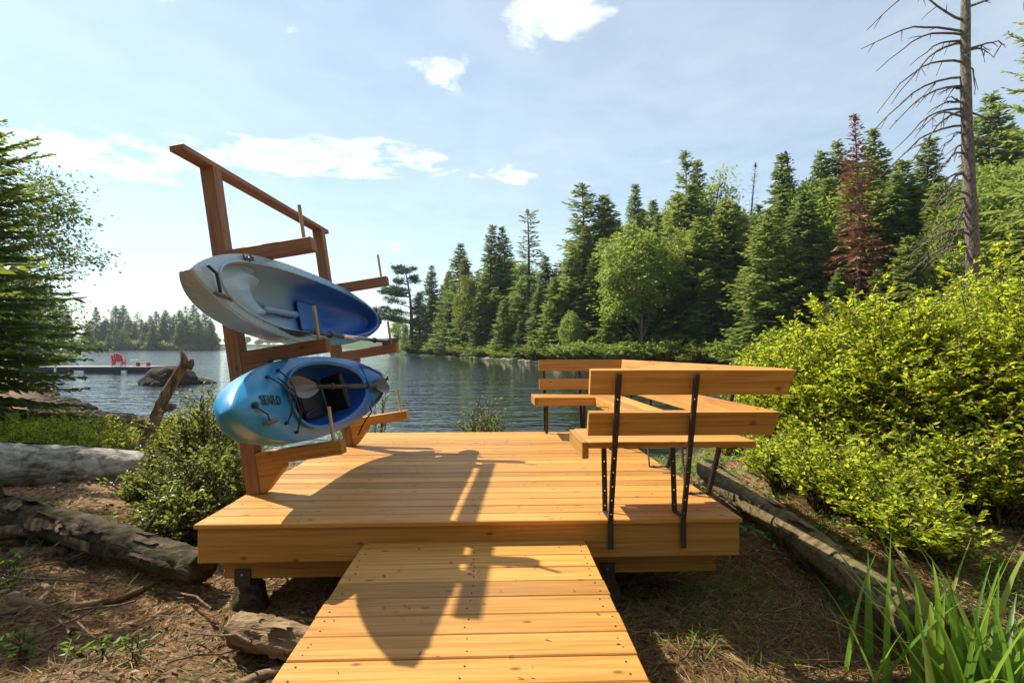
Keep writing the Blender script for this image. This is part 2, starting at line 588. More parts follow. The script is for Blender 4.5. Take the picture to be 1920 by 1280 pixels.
def mat_water():
    m, t, b, o = new_mat('lake_water')
    tc = t.nodes.new('ShaderNodeTexCoord')

    def layer(sx, sy, rot, detail):
        mp = t.nodes.new('ShaderNodeMapping')
        mp.inputs['Scale'].default_value = (sx, sy, 1)
        mp.inputs['Rotation'].default_value = (0, 0, rot)
        t.links.new(tc.outputs['Object'], mp.inputs['Vector'])
        return noise_tex(t, mp.outputs[0], 1.0, detail, 0.55, 0.3)

    a = layer(0.55, 1.5, R(10), 2)
    c = layer(2.0, 4.6, R(-8), 2)
    d = layer(0.05, 0.16, R(16), 3)
    h = math_node(t, 'ADD', math_node(t, 'MULTIPLY', a, 1.0), math_node(t, 'MULTIPLY', c, 0.30))
    h = math_node(t, 'MULTIPLY', h, math_node(t, 'MULTIPLY', d, 2.0))
    b.inputs['Base Color'].default_value = (0.010, 0.017, 0.010, 1)
    b.inputs['Roughness'].default_value = 0.03
    b.inputs['IOR'].default_value = 1.333
    b.inputs['Specular IOR Level'].default_value = 0.5
    bump(t, b, h, 1.0, 0.15)
    return m


M_water = mat_water()

# ------------------------------------------------------------------ lake outline and terrain
LAKE_C = [  # (pixel column, distance) pairs -> plan points, clockwise
    (330, 11.0), (420, 9.8), (560, 8.4), (800, 7.5), (1000, 7.4), (1180, 7.8), (1260, 9.0), (1330, 12.0), (1420, 18), (1490, 27),
    (1500, 36), (1440, 42), (1300, 48), (1130, 54), (1008, 63), (940, 73), (886, 85), (800, 106), (730, 131), (700, 165), (690, 260), (660, 420), (600, 640),
    (470, 640), (440, 420), (408, 300), (300, 285), (150, 280), (100, 215), (84, 150), (72, 90), (52, 60), (30, 42), (52, 34), (80, 27), (96, 21), (120, 17), (170, 14.2), (230, 12.6)]
LAKE = np.array([cam2world(x, d)[:2] for x, d in LAKE_C])


def lake_dist(P):
    """signed distance to the shoreline, positive on land"""
    P = np.asarray(P, dtype=np.float64)
    A = LAKE; B = np.roll(LAKE, -1, axis=0)
    best = np.full(len(P), 1e18)
    inside = np.zeros(len(P), dtype=bool)
    for a, b in zip(A, B):
        ab = b - a
        tt = np.clip(((P - a) @ ab) / (ab @ ab), 0, 1)
        q = a + tt[:, None] * ab
        best = np.minimum(best, ((P - q) ** 2).sum(1))
        cond = (a[1] > P[:, 1]) != (b[1] > P[:, 1])
        with np.errstate(divide='ignore', invalid='ignore'):
            xi = a[0] + (P[:, 1] - a[1]) * (b[0] - a[0]) / (b[1] - a[1])
        inside ^= cond & (P[:, 0] < xi)
    d = np.sqrt(best)
    return np.where(inside, -d, d)


def sstep(a, b, x):
    t = np.clip((x - a) / (b - a), 0, 1)
    return t * t * (3 - 2 * t)


MOUNDS = [(-1.65, 1.95, 0.16, 0.40), (-2.6, 2.6, 0.08, 0.8), (1.55, 3.0, 0.05, 0.3), (3.1, 4.0, 0.16, 0.8), (-4.8, 5.4, 0.16, 1.5), (-3.2, 4.6, 0.12, 1.0), (3.8, 5.6, 0.2, 1.6), (1.0, 2.1, 0.05, 0.5)]


def terrain(P, fine=False):
    P = np.asarray(P, dtype=np.float64)
    d = lake_dist(P)
    near = 0.42 * (1 - np.exp(-np.maximum(d, 0) / 1.3))
    far = sstep(16, 36, P[:, 1])
    rightside = sstep(-60, -20, P[:, 0] + 0.25 * P[:, 1])
    hill = np.minimum(0.17 * np.maximum(d - 3, 0), 13) * far * rightside + np.minimum(0.08 * np.maximum(d - 3, 0), 5) * far * (1 - rightside)
    z = np.where(d > 0, near + hill, -np.minimum(1.6, -d * 0.22))
    for mx, my, mh, mr in MOUNDS:
        z += np.where(d > 0, mh * np.exp(-((P[:, 0] - mx) ** 2 + (P[:, 1] - my) ** 2) / (mr * mr)), 0)
    return z


def ground_z(x, y):
    return float(terrain(np.array([[x, y]]))[0])


def build_ground():
    n = 440
    u = np.linspace(-6.35, 6.35, n)
    gx = 2.4 * np.sinh(u)
    v = np.linspace(-4.6, 6.75, n)
    gy = 3.2 + 2.0 * np.sinh(v)
    X, Y = np.meshgrid(gx, gy)
    P = np.stack([X.ravel(), Y.ravel()], 1)
    z = terrain(P)
    rr = np.hypot(P[:, 0], P[:, 1] - 3)
    for i in np.nonzero((rr < 16) & (z > 0.02))[0]:
        p = P[i]
        k = min(1.0, z[i] / 0.3)
        z[i] += k * (0.085 * mnoise.noise((p[0] * 1.7, p[1] * 1.7, 3.1)) + 0.036 * mnoise.noise((p[0] * 6, p[1] * 6, 1.1)) + 0.012 * mnoise.noise((p[0] * 17, p[1] * 17, 7.7)))
    V = np.column_stack([P, z])
    idx = np.arange(n * n).reshape(n, n)
    F = np.stack([idx[:-1, :-1].ravel(), idx[:-1, 1:].ravel(), idx[1:, 1:].ravel(), idx[1:, :-1].ravel()], 1)
    o = obj('ground', mesh_np('ground', V, F, M_ground, smooth=True))
    tag(o, 'brown forest floor of needles and dry grass around the deck', kind='structure')


build_ground()
wme = MB().add([(-1500, 3, 0), (1500, 3, 0), (1500, 2200, 0), (-1500, 2200, 0)], [(0, 1, 2, 3)]).mesh('water', M_water)
tag(obj('water', wme), 'rippled dark lake water reaching to the wooded far shore', kind='structure')

# ------------------------------------------------------------------ the deck and the boardwalk (deck frame, then tilted)
DZ = 0.99
DX0, DX1, DY0, DY1 = -1.59, 1.373, 2.794, 5.917


def deckify(o):
    o.matrix_world = DECKM @ o.matrix_basis
    return o


deck = empty('wooden_deck', (0, 0, DZ))
tag(deck, 'square orange-stained wooden deck platform carrying the kayak rack and bench', 'deck')
NB = 22
pitch = (DY1 - DY0) / NB
bw = pitch - 0.0075
proto = MB().box(-(DX1 - DX0) / 2, (DX1 - DX0) / 2, 0, bw, -0.026, 0, 0.004).mesh('board', M_wood_x)
for i in range(NB):
    b = obj('board', proto, deck)
    b.location = ((DX0 + DX1) / 2 + random.uniform(-.003, .003), DY0 + i * pitch, random.uniform(-0.0015, 0.0015))
for nm, bx_ in (('fascia', (DX0 + 0.012, DX1 - 0.012, DY0 + 0.016, DY0 + 0.052, -0.212, -0.0285)),
                ('fascia', (DX0 + 0.012, DX1 - 0.012, DY1 - 0.054, DY1 - 0.018, -0.212, -0.0285))):
    MB().box(*bx_, 0.003).build(nm, M_wood_x, deck)
for x0 in (DX0 + 0.014, DX1 - 0.050):
    MB().box(x0, x0 + 0.036, DY0 + 0.055, DY1 - 0.057, -0.212, -0.0285, 0.003).build('fascia', M_wood_y, deck)
for y0 in (DY0 + 0.10, DY1 - 0.24):
    MB().box(DX0 + 0.11, DX1 - 0.11, y0, y0 + 0.09, -0.332, -0.2145, 0.003).build('beam', M_wood_x, deck)
for k in range(1, 6):
    x0 = DX0 + k * (DX1 - DX0) / 6
    MB().box(x0, x0 + 0.036, DY0 + 0.055, DY1 - 0.057, -0.21, -0.03).build('joist', M_wood_y, deck)
for (bx0, by0) in ((DX0 + 0.17, DY0 + 0.095), (0.60, DY0 + 0.095), (DX0 + 0.17, DY1 - 0.245), (DX1 - 0.3, DY1 - 0.245)):
    br = MB().box(bx0, bx0 + 0.085, by0 - 0.006, by0 - 0.0005, -0.37, -0.275).build('post_bracket', M_steel, deck)
    MB().tube([(bx0 + 0.042, by0 - 0.006, -0.305), (bx0 + 0.042, by0 - 0.011, -0.305)], 0.006, 8).build('bolt', M_silver, br)
sc_mb = MB()
for i in range(NB):
    for k in range(7):
        for dy in (0.035, bw - 0.035):
            x = DX0 + 0.035 + k * (DX1 - DX0 - 0.07) / 6 + random.uniform(-.02, .02)
            y = DY0 + i * pitch + dy + random.uniform(-.006, .006)
            if random.random() < 0.55: sc_mb.tube([(x, y, -0.003), (x, y, 0.0015)], 0.0024, 6)
tag(sc_mb.build('screws', M_screw, deck), kind='stuff')
deckify(deck)

walk = empty('boardwalk', (0, 0, 0.8415))
tag(walk, 'narrow orange-stained plank walkway leading up to the deck', 'walkway')
WX0, WX1 = -0.70, 0.50
wproto = MB().box(WX0, WX1, 0, 0.137, -0.036, 0, 0.004).mesh('plank', M_wood_x)
sc_mb = MB()
y = 2.79
k = 0
MB().box(WX0 + .005, WX1 - .005, 2.762, 2.804, -0.036, -0.001, 0.003).build('plank', M_wood_x, walk)
y = 2.757
while y > -1.6:
    y -= 0.1425
    b = obj('plank', wproto, walk)
    b.location = (random.uniform(-.004, .004), y, random.uniform(-0.0015, 0.0015))
    for sx in (WX0 + 0.045, WX0 + 0.60, WX1 - 0.045):
        for dy in (0.035, 0.10):
            xx = sx + random.uniform(-.012, .012); yy = y + dy + random.uniform(-.008, .008)
            sc_mb.tube([(xx, yy, -0.003), (xx, yy, 0.0018)], 0.0036, 6)
for x0 in (WX0 + 0.06, -0.12, WX1 - 0.10):
    MB().box(x0, x0 + 0.038, -1.5, 2.78, -0.18, -0.038).build('stringer', M_wood_y, walk)
tag(sc_mb.build('screws', M_screw, walk), kind='stuff')

# ------------------------------------------------------------------ kayak rack
TH, RZ = R(8.7), R(-4.4)
RACK_ORG = Vector((-1.585, 3.366, DZ))
RACK_ROT = Matrix.Rotation(RZ, 4, 'Z') @ Matrix.Rotation(-TH, 4, 'Y')
RACK_M = Matrix.Translation(RACK_ORG) @ RACK_ROT


def rack_thing(name, off=(0, 0, 0), extra=None):
    e = empty(name)
    m = RACK_M @ Matrix.Translation(Vector(off))
    if extra is not None:
        m = m @ extra
    e.matrix_world = DECKM @ m
    return e


rack = rack_thing('kayak_rack')
tag(rack, 'leaning shade-darkened timber kayak rack with three tiers of arms', 'rack')
PY = [0.0, 1.70]
ARM_S = [0.253, 0.914, 1.577]
for y0 in PY:
    # foot cut level with the deck
    m = MB()
    t8 = math.tan(TH)
    poly = [(0.0, 0.0), (0.089, -0.089 * t8 + 0.0), (0.089, 2.133), (0.0, 2.133)]
    m.prism(poly, y0, y0 + 0.089, (0, 2, 1)).build('post', M_wood_z_shaded, rack)
    for s in ARM_S:
        a = MB().box(0.0895, 0.655, y0 + 0.002, y0 + 0.087, s - 0.088, s, 0.003).build('arm', M_wood_x if s < 0.3 else M_wood_x_shaded, rack)  # lowest tier takes the brighter deck colour to imitate light bounced off the deck
        g = 0.17
        if s < 1.5: MB().prism([(0.0897, s - 0.0885), (0.0897, s - 0.0885 - g), (0.0897 + 0.03, s - 0.0885 - g), (0.0897 + g, s - 0.0885 - 0.03), (0.0897 + g, s - 0.0885)],
                   y0 + 0.006, y0 + 0.083, (0, 2, 1)).build('brace', M_wood_x if s < 0.3 else M_wood_x_shaded, rack)
        MB().tube([(0.595, y0 + 0.045, s - 0.03), (0.595, y0 + 0.045, s + 0.225)], 0.0115, 10).build('peg', M_dowel, rack)
MB().box(-0.004, 0.086, -0.27, 1.70 + 0.21, 2.1335, 2.171, 0.003).build('cap_rail', M_wood_y_shaded, rack)

# ------------------------------------------------------------------ kayaks
def kayak_shape(L, B, D):
    def half(t):
        s = 2 * t - 1
        return B * np.power(np.clip(1 - np.abs(s) ** 2.4, 0, 1), np.where(s < 0, 0.86, 0.66) if L > 2.8 else 0.68) + 1e-6

    def keel(t):
        return D * 0.92 * np.abs(2 * t - 1) ** 4.2

    def sheer(t):
        return D * (0.80 + 0.30 * np.abs(2 * t - 1) ** 2.2)
    return half, keel, sheer


def hull_mesh(L, B, D, nt=64, nv=28):
    half, keel, sheer = kayak_shape(L, B, D)
    ts = 0.5 - 0.5 * np.cos(np.linspace(0, np.pi, nt))
    ph = np.linspace(0, np.pi, nv)
    V = []
    for t in ts:
        b, hk, hs = half(t), keel(t), sheer(t)
        w = -b * np.sign(np.cos(ph)) * np.abs(np.cos(ph)) ** 0.62
        h = hs - (hs - hk) * np.abs(np.sin(ph)) ** 0.8
        V.append(np.column_stack([h, np.full(nv, (t - 0.5) * L), -w]))
    V = np.concatenate(V)
    idx = np.arange(nt * nv).reshape(nt, nv)
    F = np.stack([idx[:-1, :-1].ravel(), idx[:-1, 1:].ravel(), idx[1:, 1:].ravel(), idx[1:, :-1].ravel()], 1)
    return V, F


def ring_surface(rings):
    """rings: list of (n,3) arrays, closed loops"""
    n = len(rings[0])
    V = np.concatenate(rings)
    F = []
    for i in range(len(rings) - 1):
        a = np.arange(n) + i * n
        b = np.roll(np.arange(n), -1) + i * n
        F.append(np.stack([a, b, b + n, a + n], 1))
    return V, np.concatenate(F)


def loop_param(n):
    """t goes bow -> stern on +w side and back on -w side; cosine spacing"""
    k = n // 2
    a = np.linspace(0, np.pi, k, endpoint=False)
    t = np.concatenate([0.5 - 0.5 * np.cos(a), 0.5 + 0.5 * np.cos(a)])
    s = np.concatenate([np.ones(k), -np.ones(k)])
    ang = np.concatenate([a, a + np.pi])
    return t, s, ang


def make_kayak(kind, L, B, D, open_c, open_a, open_b, m_hull, m_deck, m_in, root):
    half, keel, sheer = kayak_shape(L, B, D)
    V, F = hull_mesh(L, B, D)
    hull = obj('hull', mesh_np('hull', V, F, m_hull, True), root)
    n = 144
    t, s, ang = loop_param(n)
    ol, ow = (t - 0.5) * L, s * half(t)                   # outline
    il = open_c - open_a * np.cos(ang)                    # opening
    sn = np.sin(ang)
    iw = open_b * np.sign(sn) * np.abs(sn) ** (0.8 if kind == 'low' else 0.9)
    crown = 0.055 if kind == 'low' else 0.012

    def deck_h(l, w):
        tt = np.clip(l / L + 0.5, 0.0, 1.0)
        b = half(tt)
        fore = np.clip((open_c - open_a - l) / 0.5, 0, 1)
        c = crown * (1 + 0.5 * fore) * np.minimum(1.0, b / (0.5 * B))
        return sheer(tt) + c * (1 - np.clip(np.abs(w) / b, 0, 1) ** 2.2)

    rings = []
    # rolled gunwale edge, then deck to the coaming
    rings.append(np.column_stack([sheer(t) - 0.012, ol * 1.002, ow * 1.012]))
    rings.append(np.column_stack([sheer(t) + 0.006, ol * 1.002, ow * 1.010]))
    for k in np.linspace(0.03, 1.0, 12):
        l = ol * (1 - k) + il * k
        w = ow * (1 - k) + iw * k
        rings.append(np.column_stack([deck_h(l, w) + 0.006, l, w]))
    V, F = ring_surface(rings)
    dk = obj('deck_shell', mesh_np('deck_shell', V, F, m_deck, True), root)
    # coaming rim
    hc = deck_h(il, iw)
    prof = [(0.0, 0.004), (0.010, 0.018), (0.022, 0.022), (0.030, 0.014), (0.024, 0.002), (0.0, -0.03)] if kind == 'low' else \
           [(0.0, 0.004), (0.006, 0.012), (0.014, 0.010), (0.014, -0.004), (0.0, -0.02)]
    cn = np.column_stack([(il - open_c) / open_a ** 2, iw / open_b ** 2])
    cn /= np.linalg.norm(cn, axis=1)[:, None] + 1e-9
    rr = []
    for o_, h_ in prof:
        rr.append(np.column_stack([hc + 0.006 + h_, il + cn[:, 0] * o_, iw + cn[:, 1] * o_]))
    V, F = ring_surface(rr)
    obj('coaming', mesh_np('coaming', V, F, m_deck, True), root)
    # inside of the cockpit
    rings = [np.column_stack([hc + 0.0, il, iw])]

    def hull_h(l, w):
        tt = np.clip(l / L + 0.5, 0, 1)
        b = half(tt)
        x = np.clip(np.abs(w) / b, 0, 0.999)
        ph = np.arccos(x ** (1 / 0.62))
        return sheer(tt) - (sheer(tt) - keel(tt)) * np.abs(np.sin(ph)) ** 0.8

    for k, dep in ((1.0, 0.03), (1.04, 0.10), (1.0, 0.18), (0.90, 0.24), (0.72, 0.30), (0.45, 0.34), (0.12, 0.34)):
        l = open_c + (il - open_c) * k
        w = iw * k
        tt = np.clip(l / L + 0.5, 0, 1)
        w = np.clip(w, -0.93 * half(tt), 0.93 * half(tt))
        if kind == 'up':
            lim = 0.045 + (0.30 - 0.045) * sstep(-0.62, -0.50, l + 0.35 * np.abs(w)) - 0.05 * sstep(0.75, 1.15, l)
            dep_l = np.minimum(dep, lim)
        else:
            dep_l = dep
        h = np.maximum(hc - dep_l, hull_h(l, w) + 0.014)
        rings.append(np.column_stack([h, l, w]))
    V, F = ring_surface(rings)
    obj('cockpit', mesh_np('cockpit', V, F, m_in, True), root)
    return half, keel, sheer, deck_h


def mat_kayak(name, stops, axis, lo, hi, rough=0.28, mottled=0.0, second=None):
    m, t, b, o = new_mat(name)
    tc = t.nodes.new('ShaderNodeTexCoord')
    sp = t.nodes.new('ShaderNodeSeparateXYZ')
    t.links.new(tc.outputs['Object'], sp.inputs[0])
    nz = noise_tex(t, tc.outputs['Object'], 3.0, 4, 0.6)
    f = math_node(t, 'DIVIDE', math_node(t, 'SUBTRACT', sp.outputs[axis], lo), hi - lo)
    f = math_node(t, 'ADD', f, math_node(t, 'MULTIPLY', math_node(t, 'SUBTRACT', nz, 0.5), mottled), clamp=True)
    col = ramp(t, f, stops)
    n2 = noise_tex(t, tc.outputs['Object'], 90.0, 3, 0.6)
    col = mixc(t, math_node(t, 'MULTIPLY', n2, 0.10), col, (0.35, 0.33, 0.3))
    t.links.new(col, b.inputs['Base Color'])
    nr = noise_tex(t, tc.outputs['Object'], 9.0, 5, 0.65)
    t.links.new(math_node(t, 'ADD', rough - 0.08, math_node(t, 'MULTIPLY', nr, 0.2)), b.inputs['Roughness'])
    b.inputs['Specular IOR Level'].default_value = 0.5
    bump(t, b, n2, 0.03, 0.002)
    return m


CY, BL, DB, WH = (0.012, 0.25, 0.55), (0.008, 0.15, 0.48), (0.005, 0.07, 0.36), (0.62, 0.66, 0.66)
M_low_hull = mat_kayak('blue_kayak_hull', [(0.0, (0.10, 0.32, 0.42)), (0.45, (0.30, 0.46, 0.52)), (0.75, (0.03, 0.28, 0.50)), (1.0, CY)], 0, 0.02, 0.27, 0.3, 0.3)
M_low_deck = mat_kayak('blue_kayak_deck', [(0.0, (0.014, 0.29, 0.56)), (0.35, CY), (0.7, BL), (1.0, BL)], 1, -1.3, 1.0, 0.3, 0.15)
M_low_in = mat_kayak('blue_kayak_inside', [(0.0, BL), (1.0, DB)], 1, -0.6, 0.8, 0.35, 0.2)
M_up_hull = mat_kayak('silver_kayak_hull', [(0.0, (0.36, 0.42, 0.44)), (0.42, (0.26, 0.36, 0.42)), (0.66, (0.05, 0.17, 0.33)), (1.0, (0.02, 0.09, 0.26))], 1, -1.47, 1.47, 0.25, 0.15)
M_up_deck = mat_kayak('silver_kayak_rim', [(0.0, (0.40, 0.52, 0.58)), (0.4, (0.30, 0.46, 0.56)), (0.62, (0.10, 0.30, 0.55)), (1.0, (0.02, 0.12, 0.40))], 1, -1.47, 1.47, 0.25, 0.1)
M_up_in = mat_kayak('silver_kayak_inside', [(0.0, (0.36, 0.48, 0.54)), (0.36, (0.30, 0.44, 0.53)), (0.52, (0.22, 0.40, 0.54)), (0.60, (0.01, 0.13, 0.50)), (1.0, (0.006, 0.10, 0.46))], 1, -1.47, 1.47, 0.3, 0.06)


def text_part(body, size, mat, parent, l0, w0, slope, surf, up=0.003):
    """lettering moulded onto the deck surface, running aft along the length"""
    c = bpy.data.curves.new('lettering', 'FONT')
    c.body = body
    c.size = size
    c.extrude = 0.0012
    c.offset = 0.0016
    c.materials.append(mat)
    tmp = link(bpy.data.objects.new('lettering_curve', c))
    me = bpy.data.meshes.new_from_object(tmp.evaluated_get(bpy.context.evaluated_depsgraph_get()))
    bpy.data.objects.remove(tmp); bpy.data.curves.remove(c)
    me.name = 'lettering'
    for v in me.vertices:
        x, y, z = v.co
        l = l0 + x * math.cos(slope) - y * math.sin(slope)
        w = w0 + x * math.sin(slope) + y * math.cos(slope)
        p = surf(l, w, up + z)
        v.co = p
    return obj('lettering', me, parent)


def frame(origin, ux, uy):
    ux = Vector(ux).normalized(); uz = ux.cross(Vector(uy)).normalized(); uy = uz.cross(ux)
    return Matrix(((ux.x, uy.x, uz.x, origin[0]), (ux.y, uy.y, uz.y, origin[1]), (ux.z, uy.z, uz.z, origin[2]), (0, 0, 0, 1)))


# lower kayak : length 2.6, beam .58
LK_L, LK_B, LK_D = 2.60, 0.285, 0.33
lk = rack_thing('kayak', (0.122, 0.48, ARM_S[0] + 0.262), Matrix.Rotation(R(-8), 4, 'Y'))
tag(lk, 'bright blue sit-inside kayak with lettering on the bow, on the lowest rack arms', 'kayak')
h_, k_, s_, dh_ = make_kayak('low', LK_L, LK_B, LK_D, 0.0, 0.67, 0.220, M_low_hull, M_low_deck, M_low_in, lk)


def on_deck(l, w, up=0.0):
    l = l * LK_L / 2.40
    return Vector((float(dh_(np.array([l]), np.array([w]))[0]) + 0.006 + up, l, w))


# raised name panel with the lettering, on the upper half of the foredeck facing out
text_part('SEAFLO', 0.075, M_black, lk, -1.03, -0.005, -0.06, on_deck)
# bow toggle
hd = MB().tube([on_deck(-1.090, -0.01, 0.01), on_deck(-1.030, -0.06, 0.03), on_deck(-0.990, -0.10, 0.03)], 0.004, 6).build('cord', M_black, lk, True)
MB().tube([on_deck(-1.030, -0.105, 0.03), on_deck(-1.010, -0.105, 0.034), on_deck(-0.940, -0.10, 0.034), on_deck(-0.920, -0.10, 0.03)], [0.006, 0.013, 0.013, 0.006], 8).build('toggle_handle', M_blade_brown, lk, True)
MB().tube([on_deck(-1.090, 0.0, 0.0), on_deck(-1.090, 0.0, 0.02)], 0.016, 10).build('pad_eye', M_black, lk, True)
# bungee cords over the foredeck
for a, b in (((-0.80, 0.15), (-0.60, -0.20)), ((-0.80, 0.15), (-0.745, -0.13)), ((-0.745, -0.13), (-0.62, 0.19)), ((-0.60, -0.20), (-0.70, 0.14))):
    P = [on_deck(a[0] * (1 - q) + b[0] * q, a[1] * (1 - q) + b[1] * q, 0.012 + 0.055 * math.sin(math.pi * q)) for q in np.linspace(0, 1, 9)]
    MB().tube(P, 0.0042, 6).build('bungee', M_black, lk, True)
for a in ((-0.80, 0.15), (-0.60, -0.20), (-0.745, -0.13), (-0.62, 0.19)):
    MB().tube([on_deck(*a, 0.0), on_deck(*a, 0.018)], 0.010, 8).build('bungee_hook', M_black, lk, True)
# stern well with a black net cover
sw = [(0.70, 0.0), (0.73, 0.18), (0.88, 0.16), (1.04, 0.08), (1.06, -0.06), (0.90, -0.16), (0.75, -0.19)]
m = MB()
top = [tuple(on_deck(l, w, 0.008)) for l, w in sw]; bot = [tuple(on_deck(l, w, -0.002)) for l, w in sw]
n_ = len(sw)
m.add(top + bot, [tuple(range(n_)), tuple(range(n_, 2 * n_))[::-1]] + [(i, (i + 1) % n_, n_ + (i + 1) % n_, n_ + i) for i in range(n_)])
well = m.build('stern_net', M_blackmesh, lk)
P = [on_deck(*sw[i % n_], 0.012) for i in range(n_ + 1)]
MB().tube(P, 0.006, 6).build('net_rim', M_low_deck, well, True)
# seat with back rest inside the cockpit
m = MB()
m.box(0.06, 0.09, 0.05, 0.42, -0.15, 0.15, 0.012)
m.build('seat', M_black, lk)
m = MB()
Mx = Matrix.Translation((0.18, 0.46, 0)) @ Matrix.Rotation(R(-16), 4, 'Z')
m.box(-0.11, 0.10, -0.02, 0.02, -0.15, 0.15, 0.015, Mx).build('seat_back', M_black, lk)
MB().tube([(0.17, -0.15, 0.12), (0.12, 0.0, 0.10), (0.12, 0.12, 0.09)], 0.016, 8).build('foot_brace', M_black, lk, True)
MB().tube([(0.17, -0.15, -0.12), (0.12, 0.0, -0.10), (0.12, 0.12, -0.09)], 0.016, 8).build('foot_brace', M_black, lk, True)
P = [on_deck(0.62, -0.19, 0.03), on_deck(0.66, -0.24, 0.04), Vector((0.28, 0.69, -0.285)), Vector((0.22, 0.70, -0.34)), Vector((0.17, 0.70, -0.40))]
MB().tube(P, 0.007, 6).build('loose_strap', M_black, lk, True)
MB().tube([on_deck(1.10, 0.0, 0.005), on_deck(1.12, 0.03, 0.03), on_deck(1.14, 0.0, 0.02)], 0.008, 6).build('stern_handle', M_black, lk, True)

# upper kayak : length 2.95, silver bow to blue stern
UK_L, UK_B, UK_D = 2.93, 0.28, 0.31
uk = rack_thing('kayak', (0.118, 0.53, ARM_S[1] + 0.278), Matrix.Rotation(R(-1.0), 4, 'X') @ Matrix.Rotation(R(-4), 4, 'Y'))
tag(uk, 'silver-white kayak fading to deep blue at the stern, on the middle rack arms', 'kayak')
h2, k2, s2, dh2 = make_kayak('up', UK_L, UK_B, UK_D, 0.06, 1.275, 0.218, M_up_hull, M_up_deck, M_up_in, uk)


def on_deck2(l, w, up=0.0):
    l = l * UK_L / 2.78
    return Vector((float(dh2(np.array([l]), np.array([w]))[0]) + 0.006 + up, l, w))


text_part('lloydh', 0.052, M_black, uk, -0.86, 0.163, 0.20, on_deck2, 0.013)
MB().tube([on_deck2(-1.275, 0.04, 0.012), on_deck2(-1.245, 0.0, 0.03), on_deck2(-1.215, -0.07, 0.02), on_deck2(-1.195, -0.10, 0.01)], 0.008, 6).build('cord', M_black, uk, True)
MB().tube([on_deck2(-1.275, -0.10, 0.02), on_deck2(-1.235, -0.105, 0.03), on_deck2(-1.155, -0.11, 0.03), on_deck2(-1.115, -0.115, 0.02)], [0.006, 0.012, 0.012, 0.006], 8).build('toggle_handle', M_blade_brown, uk, True)
m = MB()
m.box(0.035, 0.068, -0.30, 0.20, -0.02, 0.03, 0.012).build('footrest_bar', M_up_in, uk)
m = MB()
m.box(0.03, 0.07, 0.24, 0.62, -0.13, 0.13, 0.02).build('seat', M_up_in, uk)
MB().tube([on_deck2(1.24, 0.06, 0.03), on_deck2(1.24, 0.11, 0.03)], 0.008, 6).build('stern_cleat', M_black, uk, True)
m = MB()
for l in (1.285, 1.32):
    P = [Vector((0.02 + 0.0, l, -0.24))] + [on_deck2(l, w, 0.022) for w in np.linspace(-0.14, 0.14, 7)]
    MB().tube([on_deck2(l, w, 0.02) for w in np.linspace(-0.05, 0.05, 9)], 0.005, 6).build('stern_strap', M_black, uk, True)


# ------------------------------------------------------------------ paddles
def blade_mesh(M, name, mat, parent, ln=0.40, wd=0.095):
    nu, nv = 15, 9
    V = []
    for side in (1, -1):
        for i in range(nu):
            u = i / (nu - 1)
            hw = wd * (math.sin(math.pi * min(1, u * 0.93 + 0.05)) ** 0.55) * (0.55 + 0.45 * u)
            for j in range(nv):
                v = (j / (nv - 1)) * 2 - 1
                zc = -0.03 * (1 - v * v) * math.sin(math.pi * u) + 0.004 * side * (1 - abs(v)) + 0.012 * max(0, 1 - abs(v) * 4) * (1 - u) * side
                V.append(tuple(M @ Vector((u * ln, v * hw, zc))))
    F = []
    k = nu * nv
    for s in range(2):
        for i in range(nu - 1):
            for j in range(nv - 1):
                a = s * k + i * nv + j
                q = (a, a + 1, a + nv + 1, a + nv)
                F.append(q if s == 0 else q[::-1])
    return obj(name, MB().add(V, F).mesh(name, mat, True, True), parent)


def make_paddle(name, A, B, label, bmat, twistA, twistB, shaft_mats, nrm=(1, 0, 0.2)):
    """A, B: world ends of the shaft (deck frame)"""
    A, B = Vector(A), Vector(B)
    c = (A + B) / 2
    root = empty(name)
    d = (B - A).normalized()
    fr = frame(c, d, Vector(nrm).cross(d))
    root.matrix_world = DECKM @ fr
    h = (B - A).length / 2
    MB().tube([(-h, 0, 0), (h, 0, 0)], 0.0145, 12).build('shaft', shaft_mats[0], root, True)
    MB().tube([(-h * 0.32, 0, 0), (h * 0.34, 0, 0)], 0.0160, 12).build('grip', shaft_mats[1], root, True)
    for sx in (-h * 0.62, h * 0.62):
        MB().tube([(sx - 0.012, 0, 0), (sx + 0.012, 0, 0)], 0.024, 12).build('drip_ring', M_black, root, True)
    blade_mesh(Matrix.Translation((h - 0.02, 0, 0)) @ Matrix.Rotation(twistB, 4, 'X'), 'blade', bmat, root)
    blade_mesh(Matrix.Translation((-h + 0.02, 0, 0)) @ Matrix.Rotation(math.pi, 4, 'Z') @ Matrix.Rotation(twistA, 4, 'X'), 'blade', bmat, root)
    tag(root, label, 'paddle')
    return root


def rk(x, y, s):
    return RACK_M @ Vector((x, y, s))


LKM = DECKM.inverted() @ lk.matrix_world
make_paddle('paddle', rk(0.56, 0.02, ARM_S[1] + 0.055), rk(0.57, 1.62, ARM_S[1] + 0.028), 'grey-bladed kayak paddle lying under the silver kayak on the middle arms', M_blade, R(70), R(70), (M_blade, M_silver))
make_paddle('paddle', LKM @ on_deck(-0.36, 0.045, 0.075), LKM @ on_deck(0.74, -0.03, 0.05), 'dark-bladed kayak paddle strapped across the blue kayak', M_blade_brown, R(12), R(-10), (M_steel, M_steel))

# ------------------------------------------------------------------ U-shaped bench
bench = empty('corner_bench', (0, 0, DZ))
tag(bench, 'U-shaped orange wooden bench with steel brackets round the deck corner', 'bench')
LEAN = 0.2 / 0.82                      # outward run of the backrest per unit height


